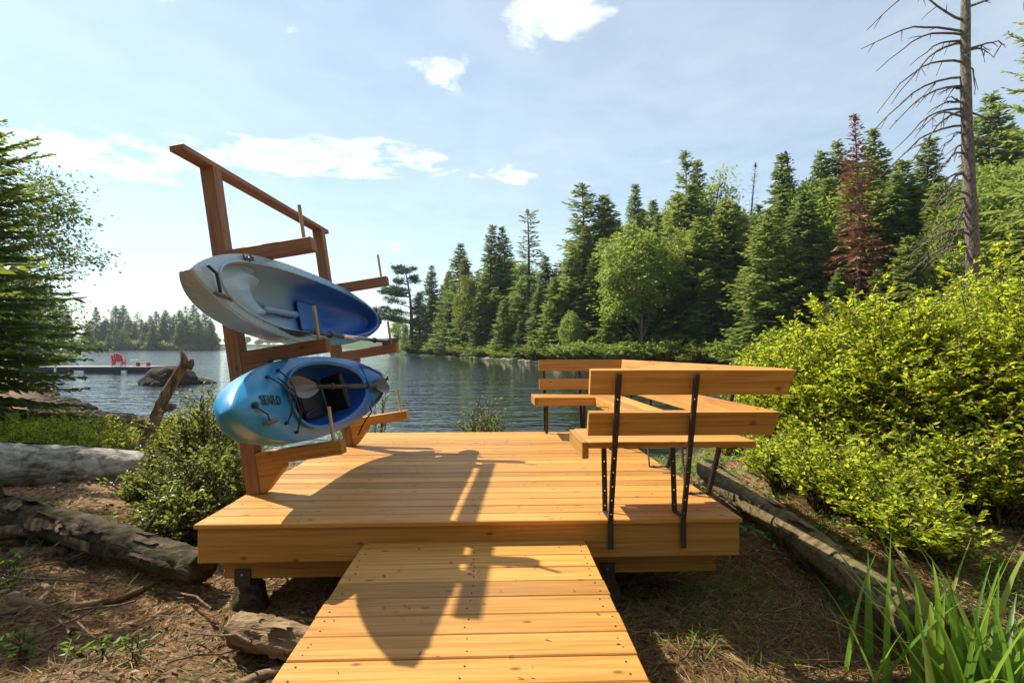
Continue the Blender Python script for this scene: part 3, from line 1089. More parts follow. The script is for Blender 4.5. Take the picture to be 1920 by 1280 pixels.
def back_board(side, z0, z1, a0, a1, mat):
    """board whose faces follow the leaning bars; side f (front), r (right), b (rear)"""
    t = 0.036
    m = MB()
    def off(z): return -LEAN * z           # away from the deck
    pts = []
    n = Vector((0, 1, LEAN)).normalized()
    for z in (z0, z1):
        for k in (0.006, 0.006 + t):
            pts.append((off(z) + k * n.y, z + k * n.z - 0.0))
    poly = [pts[0], pts[1], pts[3], pts[2]]
    vs = []
    for aa in (a0, a1):
        for (o_, z_) in poly:
            if side == 'f': vs.append((aa(o_) if callable(aa) else aa, DY0 + o_, z_))
            elif side == 'b': vs.append((aa(o_) if callable(aa) else aa, DY1 - o_, z_))
            else: vs.append((DX1 - o_, aa(o_) if callable(aa) else aa, z_))
    fs = [(0, 1, 2, 3), (7, 6, 5, 4)] + [(i, (i + 1) % 4, 4 + (i + 1) % 4, 4 + i) for i in range(4)]
    m.add(vs, fs)
    return m.build('back_board', mat, bench)


BZ = [(0.690, 0.818), (0.472, 0.596)]
for z0, z1 in BZ:
    back_board('f', z0, z1, 0.495, lambda o: DX1 - o - 0.002, M_wood_x)
    back_board('b', z0, z1, 0.535, lambda o: DX1 - o - 0.002, M_wood_x)
    back_board('r', z0, z1, lambda o: DY0 + o + 0.002, lambda o: DY1 - o - 0.002, M_wood_y)
SZ, ST = 0.43, 0.034
# front seat: three boards, right seat two, rear seat three
for k in range(3):
    y0 = 2.745 + k * 0.151
    MB().box(0.512, 1.425, y0, y0 + 0.146, SZ - ST, SZ, 0.003).build('seat_board', M_wood_x, bench)
    y1 = 5.965 - k * 0.151
    MB().box(0.475, 1.425, y1 - 0.146, y1, SZ - ST, SZ, 0.003).build('seat_board', M_wood_x, bench)
for k in range(2):
    x0 = 1.13 + k * 0.149
    MB().box(x0, x0 + 0.144, 3.202, 5.508, SZ - ST, SZ, 0.003).build('seat_board', M_wood_y, bench)
MB().box(0.474, 0.5095, 2.74, 3.20, SZ - 0.088, SZ + 0.001, 0.003).build('seat_apron', M_wood_y, bench)
MB().box(0.4365, 0.472, 5.47, 5.965, SZ - 0.088, SZ + 0.001, 0.003).build('seat_apron', M_wood_y, bench)
MB().box(0.473, 1.0905, 5.474, 5.509, SZ - 0.088, SZ + 0.001, 0.003).build('seat_apron', M_wood_x, bench)
MB().box(1.092, 1.1275, 3.24, 5.508, SZ - 0.088, SZ + 0.001, 0.003).build('seat_apron', M_wood_y, bench)
MB().box(0.5125, 1.128, 3.2005, 3.2355, SZ - 0.088, SZ + 0.001, 0.003).build('seat_apron', M_wood_x, bench)


def perforated(m, p0, p1, wid, side, thick, holes=True):
    """flat bar from p0 to p1 with punched holes; wid along `side`"""
    p0, p1 = Vector(p0), Vector(p1)
    d = (p1 - p0); Ln = d.length; d.normalize()
    s = Vector(side); nrm = d.cross(s).normalized()
    def blk(a0, a1, b0, b1):
        vs = []
        for a in (a0, a1):
            for b in (b0, b1):
                for c in (-thick / 2, thick / 2):
                    vs.append(p0 + d * a + s * b + nrm * c)
        m.add(vs, [(0, 1, 3, 2), (4, 6, 7, 5), (0, 4, 5, 1), (2, 3, 7, 6), (0, 2, 6, 4), (1, 5, 7, 3)])
    if not holes:
        blk(0, Ln, -wid / 2, wid / 2); return
    hs, gap = 0.007, 0.082
    a = 0.0
    k = 0.03
    while k + hs < Ln:
        blk(a, k, -wid / 2, wid / 2)
        blk(k, k + hs, -wid / 2, -hs / 2)
        blk(k, k + hs, hs / 2, wid / 2)
        a = k + hs
        k += gap
    blk(a, Ln, -wid / 2, wid / 2)


def bracket(side, pos):
    W = 0.030
    rt = empty('bracket')
    rt.parent = bench
    def P(o, z):
        if side == 'f': return (pos, DY0 + o, z)
        if side == 'b': return (pos, DY1 - o, z)
        return (DX1 - o, pos, z)
    sv = (1, 0, 0) if side in 'fb' else (0, 1, 0)
    dv = {'f': Vector((0, 1, 0)), 'b': Vector((0, -1, 0)), 'r': Vector((-1, 0, 0))}[side]
    bar = MB()
    perforated(bar, P(-0.004, -0.16), P(-0.004, -0.002), W, sv, 0.005, False)
    perforated(bar, P(-0.004, 0.0), P(-0.2 - 0.002, 0.80), W, sv, 0.005)
    # second flange of the angle bar
    a, b = Vector(P(-0.004, 0.0)), Vector(P(-0.2 - 0.002, 0.80))
    sgn = -1 if side in 'fb' else -1
    f0 = Vector(sv) * (sgn * W / 2)
    for q0, q1 in ((a + f0, b + f0),):
        perforated(bar, q0 - dv * 0.010, q1 - dv * 0.010, 0.020, dv, 0.004, False)
    bar.build('upright', M_steel, rt)
    leg = MB()
    perforated(leg, P(0.135, 0.004), P(0.165, SZ - ST - 0.001), W, sv, 0.005)
    leg.build('leg', M_steel, rt)
    ft = MB()
    perforated(ft, P(0.0, 0.0045), P(0.135, 0.0045), W, sv, 0.005, False)
    for o_ in (0.04, 0.10):
        ft.tube([P(o_, 0.006), P(o_, 0.014)], 0.006, 6)
    ft.build('foot', M_steel, rt)
    sup = MB()
    perforated(sup, P(-0.09, SZ - ST - 0.004), P(0.40, SZ - ST - 0.004), W, sv, 0.005, False)
    sup.build('seat_support', M_steel, rt)


for x in (0.638, 1.04): bracket('f', x)
for x in (0.60, 1.02): bracket('b', x)
for y in (3.28, 4.05, 4.85, 5.55): bracket('r', y)
deckify(bench)

# ------------------------------------------------------------------ vegetation builders
def nrmz(a):
    return a / (np.linalg.norm(a, axis=-1, keepdims=True) + 1e-9)


def leaf_geo(P, D, Nn, L, W, fold=0.15):
    """folded diamond leaves: 4 verts, 2 triangles each"""
    n = len(P)
    D = nrmz(D); S = nrmz(np.cross(D, Nn)); Nn = np.cross(S, D)
    L = np.broadcast_to(L, (n,))[:, None]; W = np.broadcast_to(W, (n,))[:, None]
    a = P
    b = P + D * L * 0.45 + S * W * 0.5 + Nn * W * fold
    c = P + D * L - Nn * L * 0.08
    d = P + D * L * 0.45 - S * W * 0.5 + Nn * W * fold
    V = np.stack([a, b, c, d], 1).reshape(-1, 3)
    i = np.arange(n) * 4
    F = np.stack([np.stack([i, i + 1, i + 2], 1), np.stack([i, i + 2, i + 3], 1)], 1).reshape(-1, 3)
    return V, F


def leaf_mesh(name, P, D, Nn, L, W, mat, rng, fold=0.15, rnd=None):
    V, F = leaf_geo(np.asarray(P), np.asarray(D), np.asarray(Nn), L, W, fold)
    r = rng.random(len(P)) if rnd is None else rnd
    return mesh_np(name, V, F, mat, rnd=np.repeat(r, 2))


def thin_tubes(name, lines, mat, n=4):
    """lines: list of (points (k,3), radii (k,))"""
    Vs, Fs, o = [], [], 0
    for pts, rad in lines:
        pts = np.asarray(pts, float); k = len(pts)
        rad = np.broadcast_to(rad, (k,))
        d = nrmz(np.gradient(pts, axis=0))
        ref = np.where(np.abs(d[:, 2:3]) < 0.9, np.array([[0, 0, 1.0]]), np.array([[1.0, 0, 0]]))
        a = nrmz(np.cross(d, ref)); b = np.cross(a, d)
        th = np.arange(n) * 2 * np.pi / n
        ring = pts[:, None, :] + (a[:, None, :] * np.cos(th)[None, :, None] + b[:, None, :] * np.sin(th)[None, :, None]) * rad[:, None, None]
        Vs.append(ring.reshape(-1, 3))
        idx = np.arange(k * n).reshape(k, n) + o
        nx = np.roll(idx, -1, axis=1)
        Fs.append(np.stack([idx[:-1].ravel(), nx[:-1].ravel(), nx[1:].ravel(), idx[1:].ravel()], 1))
        o += k * n
    return mesh_np(name, np.concatenate(Vs), np.concatenate(Fs), mat, True)


def conifer(seed, H=18.0, Rb=2.6, z0=0.06, whorl=0.42, per=6, droop=0.35, rise=0.12, spray=0.62, sw=0.17, step=0.26, openness=0.0, power=0.85, lean=0.0, gap=0.0, top=0.0):
    """returns (crown arrays, trunk lines); unit metres, base at origin"""
    rng = np.random.default_rng(seed)
    P, D, Nn, Ls = [], [], [], []
    lines = []
    ph = rng.random(3) * 6.28
    zt = np.linspace(0, H, 12)
    trunk_xy = lambda z: np.stack([lean * z + 0.02 * H * np.sin(z / H * 3 + ph[0]) * (z / H), 0.02 * H * np.sin(z / H * 2.5 + ph[1]) * (z / H)], -1)
    tp = np.column_stack([trunk_xy(zt), zt])
    rt = 0.011 * H * (1 - zt / H) ** 0.9 + 0.012
    lines.append((tp, rt))
    z = H * z0
    az0 = rng.random() * 6.28
    while z < H * 0.985:
        f = (z - H * z0) / (H * (1 - z0))
        Lm = Rb * ((1 - f) ** power) * (0.92 + 0.16 * np.sin(f * 17 + ph[2])) + 0.10
        nb = max(3, int(round(per * (1 - 0.35 * f))))
        az0 += 2.4
        for k in range(nb):
            if rng.random() < gap * (0.5 + f * 0.5): continue
            az = az0 + 6.283 * k / nb + rng.normal(0, 0.22)
            L = Lm * rng.uniform(0.62, 1.12) * (rng.uniform(0.55, 1.0) if rng.random() < openness else 1)
            u = np.array([math.cos(az), math.sin(az), 0.0])
            r_ = np.arange(0.10 * L, L, step * (0.7 + 0.6 * (1 - f)))
            if len(r_) < 2: r_ = np.array([0.1 * L, 0.7 * L])
            rs = rise + 0.55 * f ** 2 + rng.normal(0, 0.05)
            q = r_ / L
            hz = rs * r_ - droop * (1 - 0.7 * f) * L * q ** 1.7 + 0.12 * L * q ** 4
            base = np.concatenate([trunk_xy(np.array([z]))[0], [z + rng.normal(0, whorl * 0.25)]])
            pts = base + u * r_[:, None] + np.array([0, 0, 1.0]) * hz[:, None]
            lines.append((np.vstack([base, pts[::max(1, len(pts) // 3)], pts[-1:]]), np.linspace(0.012 + 0.008 * L, 0.006, len(pts[::max(1, len(pts) // 3)]) + 2)))
            tang = nrmz(np.gradient(pts, axis=0))
            side = np.array([-u[1], u[0], 0.0])
            for sgn in (-1, 1, 0):
                sp = spray * (0.35 + 0.65 * np.sin(np.pi * np.clip(q * 0.82 + 0.12, 0, 1))) * (0.55 + 0.45 * (1 - f))
                sp = sp * rng.uniform(0.6, 1.25, len(q))
                if sgn == 0:
                    dd = tang + np.array([0, 0, 1.0]) * rng.normal(0.08, 0.2, (len(q), 1)); sp = sp * 0.8
                else:
                    dd = tang * rng.uniform(0.5, 1.0, (len(q), 1)) + side * sgn * rng.uniform(0.6, 1.1, (len(q), 1)) + np.array([0, 0, 1.0]) * rng.normal(-0.20, 0.20, (len(q), 1))
                keep = rng.random(len(q)) > openness * 0.35
                P.append(pts[keep]); D.append(dd[keep]); Ls.append(sp[keep])
                Nn.append(np.array([0, 0, 1.0]) + rng.normal(0, 0.45, (keep.sum(), 3)))
        z += whorl * (1.15 - 0.55 * f) * rng.uniform(0.8, 1.2)
    # leader
    P.append(np.array([[*trunk_xy(np.array([H * 0.97]))[0], H * 0.96]] * 4)); D.append(np.array([[0.1, 0, 1], [-0.1, 0, 1], [0, 0.12, 1], [0, -0.1, 1.0]])); Ls.append(np.full(4, 0.035 * H + 0.1)); Nn.append(np.array([[1.0, 0, 0], [0, 1, 0], [1, 1, 0], [1, -1, 0]]))
    P = np.concatenate(P); D = np.concatenate(D); Nn = np.concatenate(Nn); Ls = np.concatenate(Ls)
    return P, D, Nn, Ls, Ls * (sw / spray) + 0.03, lines, rng


def conifer_meshes(name, mat, bark, twig=None, **kw):
    P, D, Nn, Ls, Ws, lines, rng = conifer(**kw)
    crown = leaf_mesh(name + '_crown', P, D, Nn, Ls, Ws, mat, rng, 0.1)
    trunk = thin_tubes(name + '_trunk', lines[:1], bark, 8)
    limbs = thin_tubes(name + '_limbs', lines[1:], bark, 3)
    return crown, trunk, limbs


def decid_meshes(name, mat, bark, seed, H=14.0, rx=3.2, z0=0.28, clumps=150, per=46, leaf=0.27, clump_r=0.75, trunk_r=None, limbs_n=60, twigs=0):
    rng = np.random.default_rng(seed)
    lines = []
    ph = rng.random(4) * 6.28
    zt = np.linspace(0, H * 0.82, 10)
    trunk = np.column_stack([0.03 * H * np.sin(zt / H * 3 + ph[0]), 0.03 * H * np.sin(zt / H * 3 + ph[1]), zt])
    r0 = trunk_r or 0.012 * H
    lines.append((trunk, r0 * (1 - zt / H * 0.95) + 0.015))
    hc = H * (1 + z0) / 2; hz = H * (1 - z0) / 2
    # clump centres on an irregular egg
    v = nrmz(rng.normal(size=(clumps, 3)))
    rad = rng.uniform(0.45, 1.0, clumps) ** 0.6
    lump = np.array([1 + 0.26 * mnoise.noise((x * 1.8 + seed, y * 1.8, z * 1.8)) for x, y, z in v])
    C = v * (rad * lump)[:, None]
    C = C * np.array([rx, rx, hz]) + np.array([0, 0, hc])
    C[:, :2] *= (1.05 - 0.35 * np.clip((C[:, 2:3] - hc) / hz, -1, 1))
    for c in C[:: max(1, clumps // limbs_n)]:
        zb = np.clip(c[2] - rng.uniform(0.12, 0.3) * H, 0.15 * H, H * 0.78)
        b = np.array([np.interp(zb, zt, trunk[:, 0]), np.interp(zb, zt, trunk[:, 1]), zb])
        mid = b * 0.5 + c * 0.5 + np.array([0, 0, 0.03 * H])
        lines.append((np.array([b, mid, c]), np.array([r0 * 0.32, r0 * 0.18, r0 * 0.06])))
        for _ in range(twigs):
            dv = rng.normal(size=3) * np.array([1, 1, 0.6]) * clump_r * 0.75
            lines.append((np.array([c * 0.9 + mid * 0.1, c + dv * 0.55, c + dv]), np.array([r0 * 0.07, r0 * 0.05, r0 * 0.03])))
    cid = rng.integers(0, clumps, clumps * per)
    off = rng.normal(size=(len(cid), 3)) * np.array([1, 1, 0.62]) * clump_r * 0.55 * (0.7 + 0.6 * rng.random(clumps))[cid][:, None]
    P = C[cid] + off
    D = rng.normal(size=P.shape) * np.array([1, 1, 0.45]) + nrmz(off) * 0.6
    Nn = np.array([0, 0, 1.0]) + rng.normal(0, 0.55, P.shape)
    L = leaf * rng.uniform(0.6, 1.3, len(P))
    rnd = np.clip(rng.random(clumps)[cid] * 0.55 + rng.random(len(P)) * 0.45, 0, 1)
    crown = leaf_mesh(name + '_crown', P, D, Nn, L, L * 0.62, mat, rng, 0.15, rnd)
    return crown, thin_tubes(name + '_trunk', lines[:1], bark, 8), thin_tubes(name + '_limbs', lines[1:], bark, 4)


TREE_Z = {}


def plant_tree(name, meshes, loc, scale, rz, label, cat='tree', group=None, tilt=0.0):
    e = empty(name, loc, (tilt, 0, rz))
    e.scale = scale
    crown, trunk, limbs = meshes
    if trunk: 
        t_ = obj('trunk', trunk, e)
        if limbs: obj('limbs', limbs, t_)
    if crown: obj('crown', crown, e)
    tag(e, label, cat, group)
    return e


SPR = [conifer_meshes('spruce%d' % i, M_spruce, M_bark, seed=20 + i, H=18, Rb=3.1 + 0.3 * (i % 3), whorl=0.40, per=8, spray=0.95, sw=0.36, openness=0.15 + 0.1 * (i % 2), droop=0.36, power=0.8) for i in range(4)]
FIR = [conifer_meshes('fir%d' % i, M_fir, M_bark, seed=40 + i, H=12, Rb=3.0, whorl=0.34, per=8, spray=0.80, sw=0.28, droop=0.25, rise=0.16, openness=0.15, z0=0.03, power=0.8) for i in range(3)]
OPN = [conifer_meshes('openspruce%d' % i, M_spruce, M_bark, seed=60 + i, H=20, Rb=4.2, whorl=0.72, per=7, spray=1.0, sw=0.36, droop=0.42, rise=0.22, openness=0.4, gap=0.08, z0=0.12, power=0.75) for i in range(2)]
THIN = conifer_meshes('thinspruce', M_spruce, M_bark, seed=71, H=18, Rb=2.0, whorl=0.8, per=6, spray=0.8, sw=0.32, droop=0.2, rise=0.1, openness=0.5, gap=0.2, z0=0.25, power=0.45)
SPIRE = conifer_meshes('spire', M_grey, M_bark_grey, seed=75, H=18, Rb=0.8, whorl=0.5, per=4, spray=0.35, sw=0.05, droop=0.3, openness=0.7, gap=0.2, z0=0.3, power=0.5)
BRN = conifer_meshes('brownspruce', M_brown, M_bark_grey, seed=77, H=16, Rb=2.9, whorl=0.42, per=8, spray=0.70, sw=0.19, droop=0.45, rise=0.05, openness=0.55, gap=0.14, z0=0.05, power=0.8)
DEC = [decid_meshes('maple%d' % i, M_decid, M_bark_grey, 80 + i, H=13, rx=3.4, clumps=210, per=60, leaf=0.33) for i in range(2)]
DEY = [decid_meshes('birch%d' % i, M_decid_y, M_bark_grey, 90 + i, H=13, rx=3.1, clumps=190, per=60, leaf=0.33) for i in range(2)]
ASH = decid_meshes('palepoplar', M_decid, M_bark_grey, 97, H=15, rx=2.0, clumps=80, per=36, clump_r=0.7)


def pine_meshes():
    rng = np.random.default_rng(5)
    H = 17.0
    lines, P, D, Nn, Ls = [], [], [], [], []
    zt = np.linspace(0, H, 10)
    tr = np.column_stack([-0.10 * zt + 0.06 * H * np.sin(zt / H * 2.2), 0.0 * zt, zt])
    lines.append((tr, 0.30 * (1 - zt / H) + 0.04))
    for i in range(40):
        z = H * rng.uniform(0.30, 0.99)
        b = np.array([np.interp(z, zt, tr[:, 0]), 0, z])
        left = rng.random() < 0.62
        az = (math.pi if left else 0.0) + rng.normal(0, 0.8)
        L = (5.8 if left else 3.0) * (1 - 0.72 * ((z / H - 0.3) / 0.7)) * rng.uniform(0.5, 1.1) + 0.5
        q = np.linspace(0, 1, 6)
        u = np.array([math.cos(az), math.sin(az), 0])
        pts = b + u * (q * L)[:, None] + np.array([0, 0, 1.0]) * (0.10 * L * q + 0.10 * L * q ** 2)[:, None]
        lines.append((pts, np.linspace(0.05 + 0.012 * L, 0.015, 6)))
        for j in range(int(6 + L * 5)):
            f = rng.uniform(0.35, 1.0)
            c = b + u * f * L + np.array([-u[1], u[0], 0]) * rng.normal(0, 0.25 * L * 0.5) + np.array([0, 0, 0.10 * L * f + 0.1 * L * f * f + rng.normal(0.1, 0.12)])
            n = 16
            P.append(c + rng.normal(0, 0.16, (n, 3))); D.append(rng.normal(size=(n, 3)) * np.array([1, 1, 0.5]) + u * 0.5 + np.array([0, 0, 0.5])); Nn.append(rng.normal(0, 0.6, (n, 3)) + np.array([0, 0, 1.0])); Ls.append(rng.uniform(0.3, 0.55, n))
    P = np.concatenate(P); Ls = np.concatenate(Ls)
    crown = leaf_mesh('pine_crown', P, np.concatenate(D), np.concatenate(Nn), Ls, Ls * 0.25, M_pine, rng)
    return crown, thin_tubes('pine_trunk', lines[:1], M_bark, 8), thin_tubes('pine_limbs', lines[1:], M_bark, 4)


PINE = pine_meshes()
SHORE_X = [690, 730, 886, 1008, 1130, 1300, 1440, 1500, 1700, 1960]
SHORE_D = [150, 131, 85, 63, 54, 48, 42, 38, 34, 30]


def put(xpx, ytop, off, meshes, Hm, label, name, wide=1.0, group=None, rz=None, tilt=0.0):
    D = float(np.interp(xpx, SHORE_X, SHORE_D)) + off
    p = cam2world(xpx, D)
    gz = ground_z(p.x, p.y)
    H = CAM.z + (HOR - ytop) / F_PX * D - gz
    s = H / Hm
    k = wide * s * (1.0 if Hm in (13, 15) else 1.45)
    p.z = gz - 0.1
    return plant_tree(name, meshes, p, (k, k, s), random.uniform(0, 6.28) if rz is None else rz, label, 'tree', group, tilt)


GB = 'trees along the right-hand wooded bank'
T = [
 (770, 498, 3, PINE, 17, 'leaning white pine with flat open boughs at the far end of the wooded bank', 'pine_tree', 1.0),
 (786, 548, 9, FIR[0], 12, 'small fir just right of the leaning white pine', 'fir_tree', 1.0),
 (812, 495, 9, SPR[0], 18, 'narrow dark spruce, second tree right of the leaning pine', 'spruce_tree', 0.95),
 (838, 512, 15, SPR[1], 18, 'short spruce tucked behind the pair of dark spruces near the pine', 'spruce_tree', 0.9),
 (859, 455, 10, SPR[2], 18, 'tall dense dark spruce left of the yellow-green birch', 'spruce_tree', 1.0),
 (880, 515, 3, DEY[0], 13, 'yellow-green birch leaning out between dark spruces by the water', 'birch_tree', 0.7),
 (922, 421, 14, SPR[1], 18, 'left one of two tall spruces of equal height', 'spruce_tree', 0.85),
 (946, 423, 18, SPR[3], 18, 'right one of two tall spruces of equal height', 'spruce_tree', 0.85),
 (986, 393, 12, THIN, 18, 'thin tall spruce with sparse tufted top rising above its neighbours', 'spruce_tree', 1.2),
 (1022, 478, 10, SPR[0], 18, 'middling spruce right of the thin tufted spruce', 'spruce_tree', 1.1),
 (1090, 337, 16, OPN[0], 20, 'tall broad spruce with open layered boughs against the sky', 'spruce_tree', 1.15),
 (1140, 363, 18, SPR[2], 18, 'dense tall spruce right of the broad open-boughed spruce', 'spruce_tree', 1.1),
 (1193, 345, 24, SPR[3], 18, 'slim pointed spruce top standing alone above leafy trees', 'spruce_tree', 0.8),
 (1218, 372, 20, SPR[0], 18, 'blunt spruce top right of the slim pointed spruce', 'spruce_tree', 0.9),
 (1195, 420, 4, DEC[0], 13, 'big round-crowned leafy maple at the water edge of the bank', 'maple_tree', 1.0),
 (1290, 425, 9, DEY[1], 13, 'yellow-green leafy birch beside the big round maple', 'birch_tree', 0.8),
 (1262, 388, 18, DEC[1], 13, 'leafy tree behind the maple and the yellow-green birch', 'maple_tree', 0.7),
 (1283, 283, 26, OPN[1], 20, 'tallest spruce of the bank middle with ragged layered top', 'spruce_tree', 0.8),
 (1310, 300, 29, SPR[1], 18, 'pointed spruce close behind the tallest ragged spruce', 'spruce_tree', 0.75),
 (1347, 313, 25, ASH, 15, 'pale feathery poplar showing above the dark spruces', 'poplar_tree', 1.0),
 (1332, 410, 11, SPR[2], 18, 'dark spruce below the pale feathery poplar', 'spruce_tree', 0.9),
 (1376, 392, 13, SPR[3], 18, 'dark spruce left of the thin bare spire', 'spruce_tree', 0.9),
 (1409, 305, 20, SPIRE, 18, 'thin nearly bare dead spire left of the tall paired spruces', 'dead_tree', 0.9),
 (1440, 390, 3, FIR[1], 12, 'large pale-green fir with tiered boughs above the bench', 'fir_tree', 1.0),
 (1462, 290, 13, SPR[0], 18, 'tall spruce rising behind the large tiered fir', 'spruce_tree', 0.85),
 (1488, 277, 15, SPIRE, 18, 'grey-brown dying spruce with a bare spiky top', 'dead_tree', 1.3),
 (1512, 345, 14, DEC[1], 13, 'leafy tree between the dying grey spruce and the twin spruces', 'maple_tree', 0.6),
 (1533, 282, 18, SPR[1], 18, 'left one of the twin spruces beside the rust-brown spruce', 'spruce_tree', 0.75),
 (1562, 265, 18, SPR[2], 18, 'right one of the twin spruces beside the rust-brown spruce', 'spruce_tree', 0.75),
 (1535, 455, 6, FIR[2], 12, 'young fir in front of the twin spruces', 'fir_tree', 0.9),
 (1606, 208, 4.5, BRN, 16, 'rust-brown dead spruce standing among green ones', 'dead_tree', 0.72),
 (1646, 238, 12, SPR[3], 18, 'green spruce directly right of the rust-brown spruce', 'spruce_tree', 0.8),
 (1648, 500, 3, FIR[0], 12, 'low fir at the foot of the rust-brown spruce', 'fir_tree', 0.9),
 (1695, 300, 9, SPR[0], 18, 'dark broad spruce between the brown spruce and the bare trunk', 'spruce_tree', 1.1),
 (1738, 258, 14, SPR[1], 18, 'spruce seen through the bare branches left of the dead trunk', 'spruce_tree', 0.9),
 (1765, 340, 6, FIR[2], 12, 'pale fir just left of the bare trunk', 'fir_tree', 1.0),
 (1846, 178, 11, SPR[2], 18, 'tall spruce just right of the bare dead trunk', 'spruce_tree', 0.85),
 (1872, 300, 5, DEC[0], 13, 'leafy green tree low behind the bushes at the right edge', 'maple_tree', 0.8),
 (1905, 235, 12, SPR[3], 18, 'spruce at the right edge behind the leafy tree', 'spruce_tree', 1.0),
 (900, 548, 4, FIR[1], 12, 'fir right beside the yellow-green birch at the water', 'fir_tree', 0.95),
 (845, 575, 3, FIR[2], 12, 'small shore fir left of the yellow-green birch', 'fir_tree', 1.0),
 (945, 560, 5, FIR[0], 12, 'broad shore fir below the two equal spruces', 'fir_tree', 1.0),
 (978, 600, 2, SPR[1], 18, 'short shore spruce below the thin tufted spruce', 'spruce_tree', 1.6),
 (1008, 535, 6, SPR[3], 18, 'dark shore spruce left of the pale leafy tree', 'spruce_tree', 1.1),
 (1040, 520, 5, FIR[2], 12, 'shore fir under the broad open-boughed spruce', 'fir_tree', 1.0),
 (1070, 585, 2, DEC[1], 13, 'low pale leafy tree at the shore under the tall spruces', 'maple_tree', 0.9),
 (1112, 480, 8, SPR[1], 18, 'spruce filling in between the broad spruce and the maple', 'spruce_tree', 1.2),
 (1140, 560, 4, FIR[1], 12, 'fir half hidden at the left side of the big maple', 'fir_tree', 0.9),
 (1165, 450, 13, SPR[0], 18, 'spruce directly behind the left of the big maple', 'spruce_tree', 1.1),
 (1245, 500, 7, SPR[3], 18, 'dark spruce in the gap between maple and birch', 'spruce_tree', 1.1),
 (1335, 500, 5, SPR[0], 18, 'dark lower spruce right of the yellow-green birch', 'spruce_tree', 1.3),
 (1395, 500, 6, FIR[0], 12, 'fir touching the left side of the large tiered fir', 'fir_tree', 0.9),
 (1490, 440, 5, FIR[1], 12, 'dense fir touching the right side of the large tiered fir', 'fir_tree', 0.9),
 (1578, 500, 3.5, SPR[2], 18, 'dark spruce at the left foot of the rust-brown spruce', 'spruce_tree', 1.2),
 (1700, 440, 3, FIR[1], 12, 'fir below the dark broad spruce behind the bushes', 'fir_tree', 1.0),
 (1800, 380, 4, DEC[1], 13, 'leafy tree right behind the bare trunk', 'maple_tree', 0.7),
]
for (x, yt, off, ms, Hm, lab, nm, wd) in T:
    put(x, yt, off, ms, Hm, lab, nm, wd, GB, rz=(0.0 if nm == 'pine_tree' else None))
# the wood behind, which only shows between the named trees
SKY_X = [690, 760, 812, 860, 922, 946, 986, 1022, 1060, 1090, 1140, 1193, 1240, 1283, 1310, 1347, 1400, 1462, 1500, 1533, 1562, 1606, 1646, 1700, 1740, 1846, 1960]
SKY_Y = [600, 565, 520, 485, 455, 455, 470, 490, 470, 410, 400, 390, 375, 345, 335, 345, 370, 340, 330, 320, 310, 290, 285, 310, 290, 255, 230]
rg = random.Random(11)
for i in range(130):
    x = rg.uniform(700, 1960)
    off = rg.uniform(7, 34)
    yt = np.interp(x, SKY_X, SKY_Y) + rg.uniform(5, 90)
    ms = rg.choice(SPR + SPR + FIR + DEC)
    Hm = 12 if ms in FIR else (13 if ms in DEC else 18)
    nm = 'fir_tree' if ms in FIR else ('maple_tree' if ms in DEC else 'spruce_tree')
    zone = ['above the leaning pine', 'beyond the two equal spruces', 'beyond the broad open spruce', 'beyond the big round maple', 'beyond the large tiered fir', 'beyond the rust-brown spruce', 'beyond the bare trunk'][int(np.searchsorted([830, 990, 1150, 1330, 1530, 1720], x))]
    put(x, yt, off, ms, Hm, {'fir_tree': 'fir', 'maple_tree': 'leafy tree', 'spruce_tree': 'spruce'}[nm] + ' deep in the wood, showing between nearer trees, ' + zone, nm, rg.uniform(0.9, 1.2), 'trees deep in the wood behind the bank')

# far shore across the lake, and the left bank
rg = random.Random(4)
FAR_TOPS = [(160, 600), (178, 578), (197, 595), (215, 572), (229, 571), (243, 592), (254, 583), (268, 598), (280, 590), (292, 582), (303, 592), (313, 580), (325, 588), (334, 580), (344, 590), (351, 573), (362, 570), (374, 586), (385, 582), (396, 596)]
for x, yt in FAR_TOPS + [(rg.uniform(150, 398), rg.uniform(596, 628)) for _ in range(34)]:
    D = 292 + rg.uniform(0, 26) - (12 if yt > 600 else 0)
    p = cam2world(x, D); gz = ground_z(p.x, p.y); p.z = gz - 0.2
    H = CAM.z + (HOR - yt) / F_PX * D - gz
    ms = rg.choice(SPR + OPN[:1]); Hm = 13 if ms in DEC else (20 if ms in OPN else 18)
    k = H / Hm
    plant_tree('far_tree', ms, p, (k * 2.0, k * 2.0, k), rg.uniform(0, 6), ('hazy leafy tree' if ms in DEC else 'hazy conifer') + ' on the far shore ' + ['left of the red chair', 'above the red chair', 'above the dock end', 'above the boulder', 'nearest the rack post'][int(np.searchsorted([185, 215, 275, 340], x))], 'tree', 'trees on the far shore')
for i in range(34):
    x = rg.uniform(408, 720); D = rg.uniform(650, 720)
    p = cam2world(x, D); gz = ground_z(p.x, p.y); p.z = gz - 0.3
    k = (CAM.z + (HOR - rg.uniform(627, 637)) / F_PX * D - gz) / 13
    plant_tree('far_tree', rg.choice(DEC + DEY[:1]), p, (k * 1.6, k * 1.6, k), rg.uniform(0, 6), 'tiny faint tree on the most distant shore seen past the rack', 'tree', 'trees on the most distant shore')
LEFT = [(150, 592, 150), (138, 560, 120), (120, 545, 100), (104, 530, 85), (88, 520, 75), (66, 500, 66), (42, 470, 55), (20, 440, 50), (126, 600, 85), (96, 590, 62), (60, 585, 48)]
for x, yt, D in LEFT:
    p = cam2world(x - 22, D); gz = ground_z(p.x, p.y); p.z = gz - 0.2
    k = (CAM.z + (HOR - yt) / F_PX * D - gz) / 18
    plant_tree('spruce_tree', rg.choice(SPR), p, (k * 1.8, k * 1.8, k), rg.uniform(0, 6), 'spruce on the left bank between the hanging boughs and the far shore', 'tree', 'spruces along the left bank')

